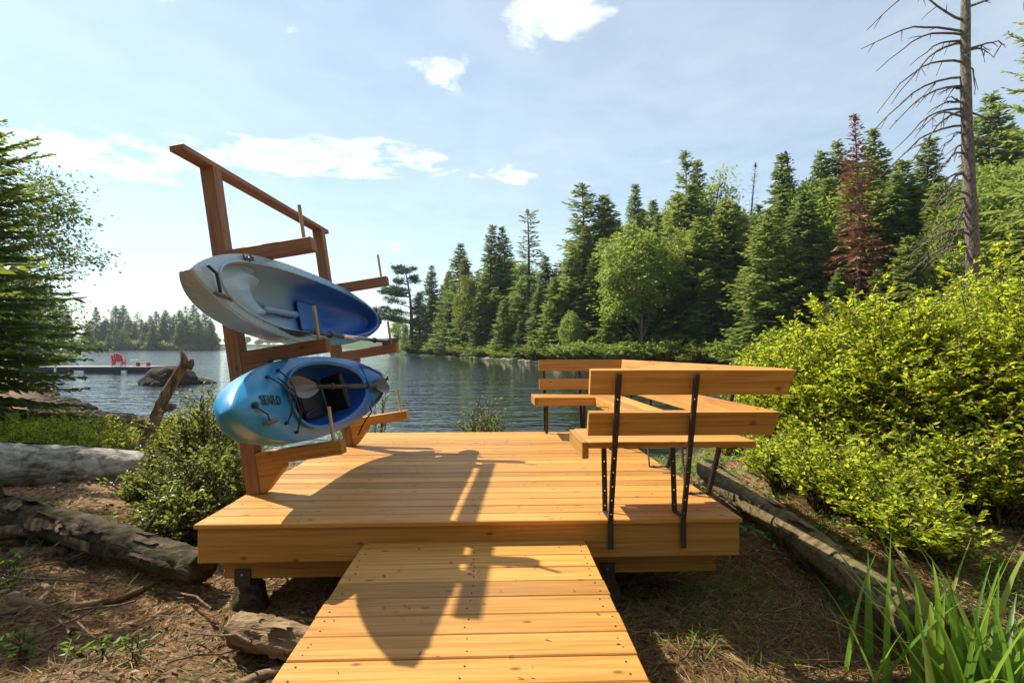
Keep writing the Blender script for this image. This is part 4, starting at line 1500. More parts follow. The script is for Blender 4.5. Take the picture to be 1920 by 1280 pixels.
# near left: big conifer and leafy tree reaching into the frame
P, D, Nn, Ls, Ws, lines, rng = conifer(seed=301, H=6.3, Rb=2.4, z0=0.03, whorl=0.20, per=10, droop=0.34, rise=0.10, spray=0.30, sw=0.10, step=0.05, openness=0.08, power=0.45)
keep = rng.random(len(P)) < 0.9
crown = leaf_mesh('near_conifer_crown', P[keep], D[keep], Nn[keep], Ls[keep], Ws[keep] * 0.9, M_fir_near, rng, 0.1)
p = cam2world(-88, 9.3)
plant_tree('hemlock_tree', (crown, thin_tubes('near_conifer_trunk', lines[:1], M_bark, 10), thin_tubes('near_conifer_limbs', lines[1:], M_bark, 4)), (p.x, p.y, ground_z(p.x, p.y) - 0.1), (1, 1, 1), 0.7, 'near conifer with hanging green boughs at the left edge', 'tree')
ms = decid_meshes('alder', M_alder, M_bark, 311, H=6.9, rx=3.0, z0=0.18, clumps=230, per=85, leaf=0.10, clump_r=0.50, limbs_n=230, twigs=5)
p = cam2world(-135, 11.8)
plant_tree('alder_tree', ms, (p.x, p.y, ground_z(p.x, p.y) - 0.1), (1, 1, 1), 0.4, 'leafy tree with twiggy branches behind the hanging boughs at left', 'tree')

NEARC = (crown, bpy.data.meshes['near_conifer_trunk'], bpy.data.meshes['near_conifer_limbs'])
for k, (x, y, sc_, lab) in enumerate(((-9.0, 6.2, 1.25, 'near conifer just outside the left edge, beside the birch log'), (-7.7, 4.5, 1.1, 'near conifer outside the left edge, level with the walkway'), (-6.6, 6.9, 0.0, ''))):
    if sc_ > 0:
        plant_tree('hemlock_tree', NEARC, (x, y, ground_z(x, y) - 0.1), (sc_, sc_, sc_), 2.1 + k, lab, 'tree')
for k in range(13):  # unseen trees added to keep sky light off the deck front
    x = -16 + k * 2.9; y = -5.5 - 3.0 * (k % 2)
    plant_tree('spruce_tree', SPR[k % 4], (x, y, ground_z(x, y) - 0.1), (0.75, 0.75, 0.7), k * 1.1, 'unseen spruce added behind the viewpoint to block sky light', 'tree', 'spruces behind the viewpoint')

# right edge: conifer boughs entering the frame
P, D, Nn, Ls, Ws, lines, rng = conifer(seed=331, H=13.5, Rb=2.8, z0=0.1, whorl=0.45, per=6, droop=0.18, rise=0.12, spray=0.5, sw=0.17, step=0.12, openness=0.3, power=0.55)
crown = leaf_mesh('edge_conifer_crown', P, D, Nn, Ls, Ws * 0.7, M_fir, rng, 0.1)
p = cam2world(1990, 15.5)
plant_tree('spruce_tree', (crown, thin_tubes('edge_conifer_trunk', lines[:1], M_bark, 8), thin_tubes('edge_conifer_limbs', lines[1:], M_bark, 3)), (p.x, p.y, ground_z(p.x, p.y) - 0.1), (1, 1, 1), 0.0, 'near spruce whose boughs enter at the upper right edge', 'tree')

# dead standing tree with bare drooping branches
def dead_tree():
    rng = np.random.default_rng(9)
    D0 = 10.0
    base = cam2world(1826, D0); gz = ground_z(base.x, base.y)
    e = empty('dead_tree', (base.x, base.y, gz - 0.1))
    H = 10.5
    zt = np.linspace(0, H, 26)
    bx = -0.017 * zt + 0.05 * np.sin(zt * 0.7)
    tr = np.column_stack([bx, 0 * zt, zt])
    obj('trunk', thin_tubes('dead_trunk', [(tr, (0.145 - 0.0085 * zt) * (1 + 0.05 * np.sin(zt * 5)))], M_bark_grey, 14), e)
    # visible branches: (attach y px, tip dx px, tip y px)
    spec = [(60, -200, 100), (40, -150, -20), (66, -175, 140), (118, -190, 225), (145, -170, 262), (165, -40, 168), (190, -60, 205), (205, -140, 290), (222, -130, 262), (235, -140, 330), (255, -95, 300), (290, -85, 330), (325, -95, 395), (365, -110, 405), (372, -80, 430),
            (395, -60, 470), (410, -90, 455), (440, -170, 500), (458, -110, 520), (520, -62, 535), (95, 60, 92), (110, 45, 165), (270, 40, 275), (210, 50, 270), (15, 120, 8), (-30, -190, 60), (-60, -160, 10), (-60, 130, -40)]
    spec += [(a + rng.uniform(-14, 22), d * rng.uniform(0.35, 0.8), b + rng.uniform(-30, 50)) for a, d, b in spec[:24:2]]
    for ya, dx, yb in spec:
        z = CAM.z - (ya - HOR) / F_PX * D0 - gz + 0.1
        ze = CAM.z - (yb - HOR) / F_PX * D0 - gz + 0.1
        if z > H - 0.3: continue
        x0 = np.interp(z, zt, bx)
        xe = x0 + dx / F_PX * D0
        yo = rng.normal(0, 0.35) * abs(xe - x0)
        q = np.linspace(0, 1, 9)
        arch = 0.16 * abs(xe - x0)
        pts = np.column_stack([x0 + (xe - x0) * q, yo * q + 0.04 * np.sin(q * 7), z + (ze - z) * q ** 1.6 + arch * np.sin(np.pi * q) * 0.6])
        pts += rng.normal(0, 0.018, pts.shape) * q[:, None]
        ln = [(pts, np.linspace(0.026, 0.006, 9))]
        for k in range(rng.integers(3, 7)):
            i = rng.integers(2, 8)
            d = np.array([np.sign(dx) * rng.uniform(0.1, 0.6), rng.normal(0, 0.3), rng.uniform(-0.8, 0.15)])
            l = rng.uniform(0.15, 0.55)
            q2 = np.linspace(0, 1, 4)[:, None]
            ln.append((pts[i] + d * l * q2 + np.array([0, 0, -0.1]) * l * q2 ** 2, np.linspace(0.010, 0.004, 4)))
        obj('branch', thin_tubes('dead_branch', ln, M_bark_grey, 5), e)
    tag(e, 'bare dead grey trunk with drooping leafless branches at the right', 'tree')


dead_tree()


# ------------------------------------------------------------------ shrubs
def shrub(name, seed, h, r, mat, stems=60, twigs=8, lpt=11, leaf=0.055, lw=0.45, flat=0.5, spread=1.0, low=0.25, dome=1.0):
    rng = np.random.default_rng(seed)
    P, D, Nn, lines = [], [], [], []
    for s in range(stems):
        az = rng.random() * 6.283
        f = math.sqrt(rng.random())
        top = np.array([math.cos(az) * r * f, math.sin(az) * r * f, h * (1 - 0.45 * dome * f ** 2) * rng.uniform(0.72, 1.05)])
        top[2] *= 1 + 0.18 * mnoise.noise((top[0] * 2.1 + seed, top[1] * 2.1, 0.3))
        b = np.array([math.cos(az + 0.3) * r * 0.28 * rng.random(), math.sin(az + 0.3) * r * 0.28 * rng.random(), 0])
        q = np.linspace(0, 1, 7)[:, None]
        mid = b * 0.5 + top * 0.5 - np.array([top[0], top[1], 0]) * 0.14
        pts = b * (1 - q) ** 2 + mid * 2 * q * (1 - q) + top * q ** 2 + rng.normal(0, 0.012, (7, 3))
        lines.append((pts, np.linspace(0.004 + 0.0045 * h, 0.003, 7)))
        for t_ in range(twigs):
            qq = low + (1 - low) * rng.random() ** 0.7
            i = min(5, int(qq * 6)); ff = qq * 6 - i
            o = pts[i] * (1 - ff) + pts[i + 1] * ff
            a2 = rng.random() * 6.283
            d = nrmz(np.array([math.cos(a2), math.sin(a2), rng.uniform(0.1, 1.0)]) + 0.5 * nrmz(np.array([o[0], o[1], 0.2])))
            l = rng.uniform(0.12, 0.34) * spread
            lines.append((np.array([o, o + d * l * 0.5 + np.array([0, 0, 0.01]), o + d * l]), np.array([0.004, 0.003, 0.0015])))
            n = lpt
            u = rng.uniform(0.25, 1.02, n)[:, None]
            P.append(o + d * l * u)
            sd = nrmz(np.cross(d, np.array([0, 0, 1.0])))
            sg = rng.choice([-1, 1], n)[:, None]
            D.append(d * rng.uniform(0.3, 1.0, (n, 1)) + sd * sg * rng.uniform(0.4, 1.0, (n, 1)) + rng.normal(0, 0.25, (n, 3)))
            Nn.append(np.array([0, 0, 1.0]) + rng.normal(0, flat, (n, 3)))
    P = np.concatenate(P); L = leaf * rng.uniform(0.6, 1.25, len(P))
    fol = leaf_mesh(name + '_foliage', P, np.concatenate(D), np.concatenate(Nn), L, L * lw, mat, rng, 0.18)
    return fol, thin_tubes(name + '_stems', lines, M_stem, 4)


def plant_shrub(name, meshes, p, label, cat='shrub', group=None, rz=0.0, sc=(1, 1, 1)):
    e = empty(name, (p[0], p[1], ground_z(p[0], p[1]) - 0.04 if len(p) < 3 else p[2]), (0, 0, rz))
    e.scale = sc
    tag(obj('foliage', meshes[0], e), kind='stuff')
    if meshes[1]: obj('stems', meshes[1], e)
    tag(e, label, cat, group)
    return e


BIG = [  # px column, distance, height, radius, label
 (1480, 6.0, 1.58, 0.66, 'yellow-green bush nearest the bench end'),
 (1565, 5.3, 1.72, 0.78, 'yellow-green bush second from the bench'),
 (1670, 4.9, 1.78, 0.80, 'rounded yellow-green bush in the middle of the right-hand thicket'),
 (1785, 4.7, 1.88, 0.85, 'dense yellow-green bush below the bare trunk'),
 (1900, 5.2, 2.35, 0.95, 'tallest yellow-green bush at the right edge'),
 (1970, 4.4, 2.1, 0.75, 'yellow-green bush cut by the right edge of the view'),
 (1820, 6.6, 2.3, 1.0, 'yellow-green bush behind, around the foot of the bare trunk'),
 (1640, 7.0, 1.95, 0.95, 'yellow-green bush behind the middle of the thicket'),
]
for i, (x, D_, h, r, lab) in enumerate(BIG):
    p = cam2world(x, D_)
    plant_shrub('leafy_bush', shrub('bush%d' % i, 400 + i, h, r, M_bush, stems=int(160 * r / 0.85), twigs=13, lpt=13, leaf=0.051, lw=0.46, low=0.16, dome=0.8, flat=0.65), (p.x, p.y), lab, 'bush', 'bushes right of the deck')
LOWB = [(1570, 4.7, 0.85, 0.42, 'low bush just beyond the middle of the fallen log'), (1725, 4.1, 0.62, 0.36, 'low bush beyond the near end of the fallen log'), (1850, 3.9, 0.95, 0.42, 'upright bush between the thicket and the sword-leaved plant'),
        (1440, 6.7, 1.05, 0.50, 'low leafy bush right behind the bench seat'), (1495, 5.3, 0.5, 0.40, 'low leafy bush beyond the far end of the fallen log'), (1375, 7.2, 0.6, 0.42, 'small leafy bush by the water beside the bench'),
        (1640, 4.6, 0.45, 0.36, 'lowest bush under the middle of the thicket'), (1785, 4.3, 0.9, 0.45, 'bush at the foot of the right-hand thicket'), (1920, 3.9, 0.6, 0.42, 'low bush behind the sword-leaved plant'),
        (1470, 4.9, 0.55, 0.36, 'small bush pressing against the far part of the fallen log'), (1545, 4.15, 0.62, 0.36, 'small bush pressing against the middle of the fallen log'), (1640, 3.75, 0.50, 0.34, 'small bush above the near part of the fallen log'), (1730, 3.35, 0.42, 0.30, 'smallest bush left of the sword-leaved plant'), (1690, 4.5, 1.0, 0.45, 'taller bush bulging from the lower middle of the thicket')]
for i, (x, D_, h, r, lab) in enumerate(LOWB):
    p = cam2world(x, D_)
    plant_shrub('low_bush', shrub('lowbush%d' % i, 430 + i, h, r, M_bush, stems=40, twigs=7, lpt=9, leaf=0.05, lw=0.45, low=0.2), (p.x, p.y), lab, 'bush', 'low bushes right of the deck')
LSH = [(395, 4.75, 1.05, 0.42, 'glossy green shrub rising beside the blue kayak bow'), (352, 4.9, 0.80, 0.38, 'glossy shrub in front of the birch log end'), (405, 4.1, 0.75, 0.40, 'brownish twiggy shrub against the left side of the deck'),
       (300, 4.35, 0.42, 0.28, 'low shrub between the birch log and the dark log'), (345, 3.75, 0.45, 0.30, 'small shrub beside the deck corner')]
for i, (x, D_, h, r, lab) in enumerate(LSH):
    p = cam2world(x, D_)
    plant_shrub('shrub', shrub('lshrub%d' % i, 450 + i, h, r, M_shrub, stems=60, twigs=9, lpt=11, leaf=0.036, lw=0.5, spread=0.7, low=0.15, flat=0.8), (p.x, p.y), lab, 'shrub', 'shrubs left of the deck')
LST = [(20, 7.4, 0.5, 0.5), (75, 6.9, 0.36, 0.45), (140, 7.2, 0.42, 0.5), (205, 6.8, 0.38, 0.45), (300, 7.2, 0.5, 0.55), (360, 6.8, 0.6, 0.5), (-30, 6.6, 0.5, 0.5), (110, 8.4, 0.4, 0.55), (180, 8.2, 0.42, 0.5)]
fl = [shrub('shorefern%d' % i, 470 + i, 0.55, 0.6, M_bush, stems=40, twigs=6, lpt=9, leaf=0.05, low=0.2, dome=0.6) for i in range(2)]
for i, (x, D_, h, r) in enumerate(LST):
    p = cam2world(x, D_)
    plant_shrub('low_shrub', fl[i % 2], (p.x, p.y), 'low bright shrub in the strip of green behind the birch log', 'shrub', 'low shrubs behind the birch log', rz=i * 1.3, sc=(r / 0.6, r / 0.6, h / 0.55))
p = cam2world(905, 6.75)
plant_shrub('twiggy_bush', shrub('backbush', 490, 1.08, 0.36, M_shrub, stems=46, twigs=7, lpt=4, leaf=0.045, spread=0.8, low=0.3), (p.x, p.y), 'small twiggy bush with reddish stems behind the deck', 'bush')
p = cam2world(712, 6.9)
plant_shrub('tall_herb', shrub('backherb', 491, 1.5, 0.16, M_herb, stems=9, twigs=6, lpt=4, leaf=0.04, spread=0.6, low=0.4), (p.x, p.y), 'thin tall herb behind the deck beside the kayak stern', 'plant')
p = cam2world(672, 7.0)
plant_shrub('low_bush', shrub('backlow', 492, 0.85, 0.4, M_herb, stems=30, twigs=6, lpt=7, leaf=0.045, spread=0.7, low=0.2), (p.x, p.y), 'low green bush behind the deck below the kayak stern', 'bush')

# shrubs along the far bank's waterline
SS = [shrub('shoreshrub%d' % i, 500 + i, 2.3, 1.9, M_decid_y if i == 0 else M_decid, stems=60, twigs=6, lpt=9, leaf=0.22, lw=0.6, spread=2.2, low=0.1, dome=0.8) for i in range(3)]
rg = random.Random(21)
for i in range(50):
    x = rg.uniform(715, 1500)
    D_ = float(np.interp(x, SHORE_X, SHORE_D)) + rg.uniform(0.8, 2.6)
    p = cam2world(x, D_); k = rg.uniform(0.35, 1.2)
    plant_shrub('shore_shrub', SS[i % 3], (p.x, p.y), ('yellowish' if i % 3 == 0 else 'green') + ' rounded shrub at the bank waterline ' + ['near the leaning pine', 'below the yellow-green birch', 'below the two equal spruces', 'left of the bench back', 'above the bench back'][int(np.searchsorted([830, 910, 980, 1060], x))], 'shrub', 'shrubs along the bank waterline', rz=i, sc=(k * 1.2, k * 1.2, k * 0.9))
for i in range(26):
    x = rg.uniform(140, 402); D_ = 284 + rg.uniform(1, 5)
    p = cam2world(x, D_); k = rg.uniform(1.4, 2.4)
    plant_shrub('shore_shrub', SS[i % 2], (p.x, p.y), 'pale shrub at the waterline of the far shore', 'shrub', 'shrubs along the far shore', rz=i, sc=(k * 1.6, k * 1.6, k))

# ------------------------------------------------------------------ logs, snag, boulder
def stub(e, o, d, L, r, mat, name='branch_stub'):
    o = Vector(o) - e.location
    d = Vector(d).normalized()
    MB().tube([o, o + d * L * 0.5 + Vector((0.01, 0.01, 0)), o + d * L], [r, r * 0.8, r * 0.45], 8).build(name, mat, e, True)


def log_obj(name, A, B, ra, rb, mat, label, n=90, seg=36, rough=0.12, bend=0.05, seed=1, part=None, jag=0.0, cat='log'):
    A, B = Vector(A), Vector(B)
    d = (B - A); L = d.length; d.normalize()
    up = Vector((0, 0, 1)); sx = d.cross(up).normalized(); sz = sx.cross(d)
    e = empty(name, A)
    vs = []
    for i in range(n + 1):
        q = i / n
        c = d * (q * L) + sx * bend * math.sin(q * 5 + seed) * L * 0.15 + sz * bend * math.sin(q * 4 + seed * 2) * L * 0.10
        r = ra * (1 - q) + rb * q
        for k in range(seg):
            th = 2 * math.pi * k / seg
            nz = mnoise.noise((q * L * 3 + seed * 5, math.cos(th) * 1.5, math.sin(th) * 1.5)) + 0.6 * mnoise.noise((q * L * 9 + seed, math.cos(th) * 4, math.sin(th) * 4))
            rr = r * (1 + rough * nz + rough * 0.9 * (abs(mnoise.noise((q * L * 1.6 + seed, math.cos(th) * 5, math.sin(th) * 5))) - 0.25) + rough * 0.35 * mnoise.noise((q * L * 26, math.cos(th) * 9, math.sin(th) * 9)))
            ex = d * (jag * r * mnoise.noise((th * 2, seed, 0.5)) * (1 if i == n else 0))
            vs.append(c + sx * math.cos(th) * rr + sz * math.sin(th) * rr + ex)
    fs = []
    for i in range(n):
        for k in range(seg):
            k2 = (k + 1) % seg
            fs.append((i * seg + k, i * seg + k2, (i + 1) * seg + k2, (i + 1) * seg + k))
    fs += [tuple(range(seg))[::-1], tuple(n * seg + k for k in range(seg))]
    # material coordinates run along local x
    m = MB().add(vs, fs)
    obj('trunk', m.mesh(name, mat, True), e)
    tag(e, label, cat)
    return e


bl = log_obj('birch_log', pix(-120, 872, 4.9), pix(272, 880, 5.5), 0.235, 0.20, M_birch, 'thick pale birch log lying left of the shrubs', rough=0.06, seed=3)
def bark_bits(e, A, B, ra, rb, mat, n, seed, name='bark_flake', size=(0.05, 0.16), lift=0.012):
    """curled plates of bark lying proud on a log"""
    rng = np.random.default_rng(seed)
    A, B = Vector(A), Vector(B); d = (B - A); L = d.length; d.normalize()
    sx = d.cross(Vector((0, 0, 1))).normalized(); sz = sx.cross(d)
    for _ in range(n):
        q = rng.uniform(0.08, 0.95); th = rng.uniform(-2.4, 0.9) if rng.random() < 0.8 else rng.uniform(0.9, 2.2)
        r = ra * (1 - q) + rb * q
        c = d * (q * L)
        ln, wd = rng.uniform(*size), rng.uniform(0.25, 0.6)
        V, F = [], []
        for i in range(5):
            for j in range(5):
                u = (i / 4 - 0.5) * ln * (1 + 0.35 * mnoise.noise((j * 0.9, seed, q * 50))); t_ = th + (j / 4 - 0.5) * wd * (1 + 0.4 * mnoise.noise((i * 0.8, q * 40, seed)))
                rr = r * 1.05 + lift * (1 + 1.8 * abs(j / 4 - 0.5) * rng.uniform(0.2, 1.0))
                V.append(c + d * u + (sx * math.sin(t_) * -1 + sz * math.cos(t_)) * rr)
        for i in range(4):
            for j in range(4):
                F.append((i * 5 + j, i * 5 + j + 1, i * 5 + j + 6, i * 5 + j + 5))
        obj(name, MB().add(V, F).mesh(name, mat, False), e)


bark_bits(bl, bl.location, pix(272, 880, 5.5), 0.235, 0.20, M_log_dark, 12, 4, size=(0.08, 0.3), lift=0.006)
dl = log_obj('fallen_log', pix(-140, 915, 4.4), pix(385, 1068, 3.05), 0.142, 0.092, M_log_dark, 'dark mossy fallen log running down to the deck corner', rough=0.2, seed=8, n=130)
bark_bits(dl, dl.location, pix(385, 1068, 3.05), 0.142, 0.092, M_log_dark, 22, 5, size=(0.08, 0.24), lift=0.006)
bark_bits(dl, dl.location, pix(385, 1068, 3.05), 0.142, 0.092, M_drift, 12, 6, name='bare_wood', size=(0.10, 0.3), lift=0.004)
for q_, dv_ in ((0.35, (0.2, -0.3, 0.9)), (0.6, (-0.3, -0.5, 0.6)), (0.8, (0.5, 0.2, 0.8))):
    stub(dl, dl.location.lerp(pix(385, 1068, 3.05), q_), dv_, 0.24, 0.022, M_log_dark)
sn = log_obj('driftwood_snag', pix(250, 862, 6.3), pix(346, 684, 6.2), 0.078, 0.05, M_drift, 'broken driftwood snag leaning up out of the shrubs', rough=0.18, seed=5, jag=1.0, bend=0.18, cat='snag')
stub(sn, pix(346, 690, 6.2), (-0.18, 0, 1), 0.22, 0.05, M_drift, 'broken_tip')
stub(sn, pix(352, 690, 6.2), (0.35, 0, 0.8), 0.12, 0.05, M_drift, 'broken_tip')
stub(sn, pix(312, 765, 6.2), (0.9, -0.3, 0.25), 0.13, 0.06, M_drift, 'knot')
log_obj('shore_log', pix(60, 778, 12.2), pix(530, 803, 10.8), 0.17, 0.10, M_log_dry, 'long brown log lying along the near shoreline', rough=0.16, seed=11, n=60)
log_obj('shore_log', pix(-60, 770, 11.2), pix(150, 792, 10.9), 0.16, 0.12, M_log_dark, 'dark short log at the left end of the shoreline log', rough=0.2, seed=12)
log_obj('mossy_log', pix(1330, 880, 5.5), pix(1740, 1190, 2.30), 0.115, 0.10, M_log_moss, 'long mossy log slanting past the right side of the deck', rough=0.10, seed=14, n=130)
log_obj('rotten_log', pix(440, 1178, 2.52), pix(640, 1212, 2.36), 0.075, 0.07, M_log_dry, 'short rotten log under the left edge of the walkway', rough=0.28, seed=17, jag=1.0)
for k, (x, y_, D_, ln) in enumerate(((70, 1040, 3.5, 0.35), (20, 1000, 3.6, 0.4))):
    a = pix(x - 50, y_, D_); b = pix(x + 60, y_ - 8, D_ + 0.1)
    log_obj('split_wood', a, b, 0.05, 0.035, M_drift, ('grey split chunk of wood below the dark fallen log', 'grey splintered slab at the left edge below the dark log')[k], rough=0.35, seed=30 + k, n=14, seg=10, jag=2.0, cat='wood')


ml = bpy.data.objects['mossy_log']
bark_bits(ml, ml.location, pix(1740, 1190, 2.30), 0.115, 0.10, M_log_moss, 30, 7, size=(0.07, 0.25), lift=0.006)
rl = bpy.data.objects['rotten_log']
bark_bits(rl, rl.location, pix(640, 1212, 2.36), 0.075, 0.07, M_log_dry, 16, 8, size=(0.05, 0.16))


def rock_mesh(name, seed, sx, sy, sz, mat, sub=4):
    import bmesh
    bm = bmesh.new()
    bmesh.ops.create_icosphere(bm, subdivisions=sub, radius=1)
    for v in bm.verts:
        p = v.co
        f = 1 + 0.22 * mnoise.noise(p * 1.3 + Vector((seed, 0, 0))) + 0.10 * mnoise.noise(p * 3.5 + Vector((0, seed, 0))) + 0.04 * mnoise.noise(p * 9 + Vector((0, 0, seed)))
        v.co = Vector((p.x * sx * f, p.y * sy * f, p.z * sz * f))
    me = bpy.data.meshes.new(name); bm.to_mesh(me); bm.free()
    me.polygons.foreach_set('use_smooth', np.ones(len(me.polygons), dtype=bool))
    me.materials.append(mat)
    return me


o = obj('boulder', rock_mesh('boulder', 2.0, 1.4, 1.2, 0.98, M_rock)); p = cam2world(318, 26.5); o.location = (p.x, p.y, 0.0)
tag(o, 'large dark boulder standing in the water beside the dock', 'boulder')
o = obj('flat_rock', rock_mesh('flat_rock', 6.0, 1.0, 0.7, 0.28, M_rock, 3)); p = cam2world(366, 26.8); o.location = (p.x, p.y, 0.0)
tag(o, 'low flat rock sloping into the water right of the boulder', 'rock')
o = obj('stone', rock_mesh('stone', 9.0, 0.28, 0.24, 0.2, M_rock, 3)); p = cam2world(293, 25.3); o.location = (p.x, p.y, 0.02)
tag(o, 'small stone in the water at the left foot of the boulder', 'rock')
# stone and stump piers under the deck brackets
for k, (x, y, lab) in enumerate(((DX0 + 0.21, DY0 + 0.16, 'dark rotten stump carrying the left front corner of the deck'), (0.64, DY0 + 0.18, 'dark stone carrying the deck right of the walkway'), (DX0 + 0.21, DY1 - 0.2, 'stone carrying the rear left corner of the deck'), (DX1 - 0.26, DY1 - 0.2, 'stone carrying the rear right corner of the deck'))):
    gz = ground_z(x, y)
    o = obj('pier_stump' if k == 0 else 'pier_stone', rock_mesh('pier%d' % k, 20.0 + k, 0.10, 0.10, 0.17, M_log_dark, 3))
    o.location = (x, y, gz + 0.03); tag(o, lab, 'stump' if k == 0 else 'stone')
rg = random.Random(8)
rmesh = [rock_mesh('shore_stone%d' % i, 40 + i, 0.3, 0.24, 0.16, M_rock, 2) for i in range(3)]
for i in range(40):
    x = rg.uniform(60, 240); D_ = float(np.interp(x, [60, 80, 96, 120, 170, 240], [34, 27, 21, 17, 14.2, 12.4])) + rg.uniform(-0.5, 1.2)
    p = cam2world(x, D_)
    o = obj('shore_stone', rmesh[i % 3]); k = rg.uniform(0.4, 1.2)
    o.location = (p.x, p.y, max(0.0, ground_z(p.x, p.y))); o.scale = (k, k, k); o.rotation_euler = (0, 0, rg.uniform(0, 6))
    tag(o, 'small dark stone on the left shoreline below the boughs', 'stone', 'stones on the left shoreline')
mk = []
for i in range(240):
    x = rg.uniform(715, 1400); D_ = float(np.interp(x, SHORE_X, SHORE_D)) + rg.uniform(-0.6, 1.2)
    p = cam2world(x, D_); r = rg.uniform(0.15, 0.55)
    V = rock_mesh('tmp', i * 0.7, r * 1.6, r, r * 0.5, None, 1)
    co = np.empty(len(V.vertices) * 3, dtype=np.float32); V.vertices.foreach_get('co', co); co = co.reshape(-1, 3) + np.array([p.x, p.y, 0.05])
    fc = np.array([list(pl.vertices) for pl in V.polygons]); mk.append((co, fc)); bpy.data.meshes.remove(V)
off = np.cumsum([0] + [len(c) for c, _ in mk[:-1]])
M_stone = mat_simple('pale_stones', (0.34, 0.29, 0.23), 0.85, 0, 0.4, 2.0)
o = obj('shoreline_stones', mesh_np('shoreline_stones', np.concatenate([c for c, _ in mk]), np.concatenate([f + k for (_, f), k in zip(mk, off)]), M_stone))
tag(o, 'pale stones and driftwood litter along the bank waterline', kind='stuff')
rngs = np.random.default_rng(77)
ln = []
for i in range(240):
    x = rngs.uniform(0, 235); D_ = float(np.interp(x, [40, 80, 96, 120, 170, 240], [30, 25, 20, 16, 13.6, 12.0])) - rngs.uniform(-0.6, 3.0)
    p = cam2world(x, D_); z = max(0.03, ground_z(p.x, p.y) + 0.04)
    a = rngs.random() * 6.28; l = rngs.uniform(0.3, 1.1)
    q = np.linspace(-0.5, 0.5, 4)[:, None]
    ln.append((np.array([p.x, p.y, z]) + np.array([math.cos(a), math.sin(a) * 0.6, rngs.normal(0.05, 0.12)]) * l * q + rngs.normal(0, 0.02, (4, 3)), rngs.uniform(0.012, 0.03)))
tag(obj('shore_sticks', thin_tubes('shore_sticks', ln, M_drift, 4)), 'tangle of dead sticks along the left shoreline', kind='stuff')

# ------------------------------------------------------------------ floating dock with chair, table and box
DK = cam2world(171, 37.0)
dock = empty('floating_dock', (DK.x, DK.y, 0.0), (0, 0, -YAW)); tag(dock, 'long low floating dock with grey boards and dark sides', 'dock')
for k in range(58):
    if k == 0: db = MB().box(0, 0.135, 0, 2.3, -0.035, 0, 0.0).mesh('board', M_dockwood)
    b = obj('board', db, dock); b.location = (-4.15 + k * 0.143, 0, 0.46)
MB().box(-4.14, 4.13, 0.01, 0.06, 0.20, 0.424).build('side_beam', M_dockside, dock)
MB().box(-4.14, 4.13, 2.24, 2.29, 0.20, 0.424).build('side_beam', M_dockside, dock)
for x0, x1 in ((-4.0, -1.35), (-0.55, 2.05), (2.55, 4.1)):
    MB().box(x0, x1, 0.08, 2.2, -0.12, 0.34, 0.02).build('float', M_dockside, dock)
for x0, x1 in ((-1.30, -0.60), (2.10, 2.50)):
    MB().box(x0, x1, 0.03, 2.2, -0.08, 0.30, 0.03).build('float', M_white, dock)
MB().tube([(-2.55, -0.05, -0.3), (-2.55, -0.05, 0.46)], 0.07, 10).build('mooring_post', M_white, dock)


def dock_thing(name, x, y, label, cat, rz=0.0):
    p = Matrix.Translation((DK.x, DK.y, 0)) @ Matrix.Rotation(-YAW, 4, 'Z') @ Vector((x, y, 0.461))
    e = empty(name, p, (0, 0, rz)); tag(e, label, cat)
    return e


ch = dock_thing('adirondack_chair', 1.05, 1.2, 'red slatted garden chair with a high fan back on the dock', 'chair', R(200))
for k in range(5):
    x = -0.24 + k * 0.12
    hh = 0.98 - 0.05 * abs(k - 2) ** 1.3
    MB().add([(x - 0.05, 0.20, 0.34), (x + 0.05, 0.20, 0.34), (x * 1.15 + 0.055, 0.50, hh), (x * 1.15 - 0.055, 0.50, hh), (x - 0.05, 0.225, 0.33), (x + 0.05, 0.225, 0.33), (x * 1.15 + 0.055, 0.525, hh - 0.01), (x * 1.15 - 0.055, 0.525, hh - 0.01)],
             [(0, 1, 2, 3), (7, 6, 5, 4), (0, 4, 5, 1), (1, 5, 6, 2), (2, 6, 7, 3), (3, 7, 4, 0)]).build('back_slat', M_red, ch)
for k in range(5):
    MB().box(-0.29, 0.29, -0.36 + k * 0.12, -0.26 + k * 0.12, 0.365 - k * 0.012, 0.385 - k * 0.012).build('seat_slat', M_red, ch)
for sx in (-1, 1):
    MB().box(sx * 0.35 - 0.07, sx * 0.35 + 0.07, -0.42, 0.34, 0.575, 0.60).build('armrest', M_red, ch)
    MB().box(sx * 0.315 - 0.02, sx * 0.315 + 0.02, -0.40, -0.30, 0.0, 0.574).build('leg', M_red, ch)
    MB().prism([(-0.38, 0.33), (-0.38, 0.22), (0.48, 0.0), (0.56, 0.0), (0.30, 0.29)], sx * 0.27 - 0.015, sx * 0.27 + 0.015, (1, 2, 0)).build('leg', M_red, ch)
    MB().box(sx * 0.315 - 0.02, sx * 0.315 + 0.02, 0.25, 0.33, 0.25, 0.574).build('arm_support', M_red, ch)
tb = dock_thing('side_table', 2.15, 1.3, 'small round white table on thin legs between chair and red box', 'table')
MB().tube([(0, 0, 0.44), (0, 0, 0.465)], 0.28, 20).build('table_top', M_white, tb)
for a in range(3):
    an = a * 2.09 + 0.4
    MB().tube([(0.03 * math.cos(an), 0.03 * math.sin(an), 0.44), (0.08 * math.cos(an), 0.08 * math.sin(an), 0.22), (0.24 * math.cos(an), 0.24 * math.sin(an), 0.0)], 0.016, 6).build('leg', M_white, tb)
bx = dock_thing('ottoman', 2.85, 1.25, 'low red slatted footstool right of the small table on the dock', 'footstool')
for k in range(4):
    MB().box(-0.40, 0.40, -0.22 + k * 0.11, -0.125 + k * 0.11, 0.25, 0.275).build('slat', M_red, bx)
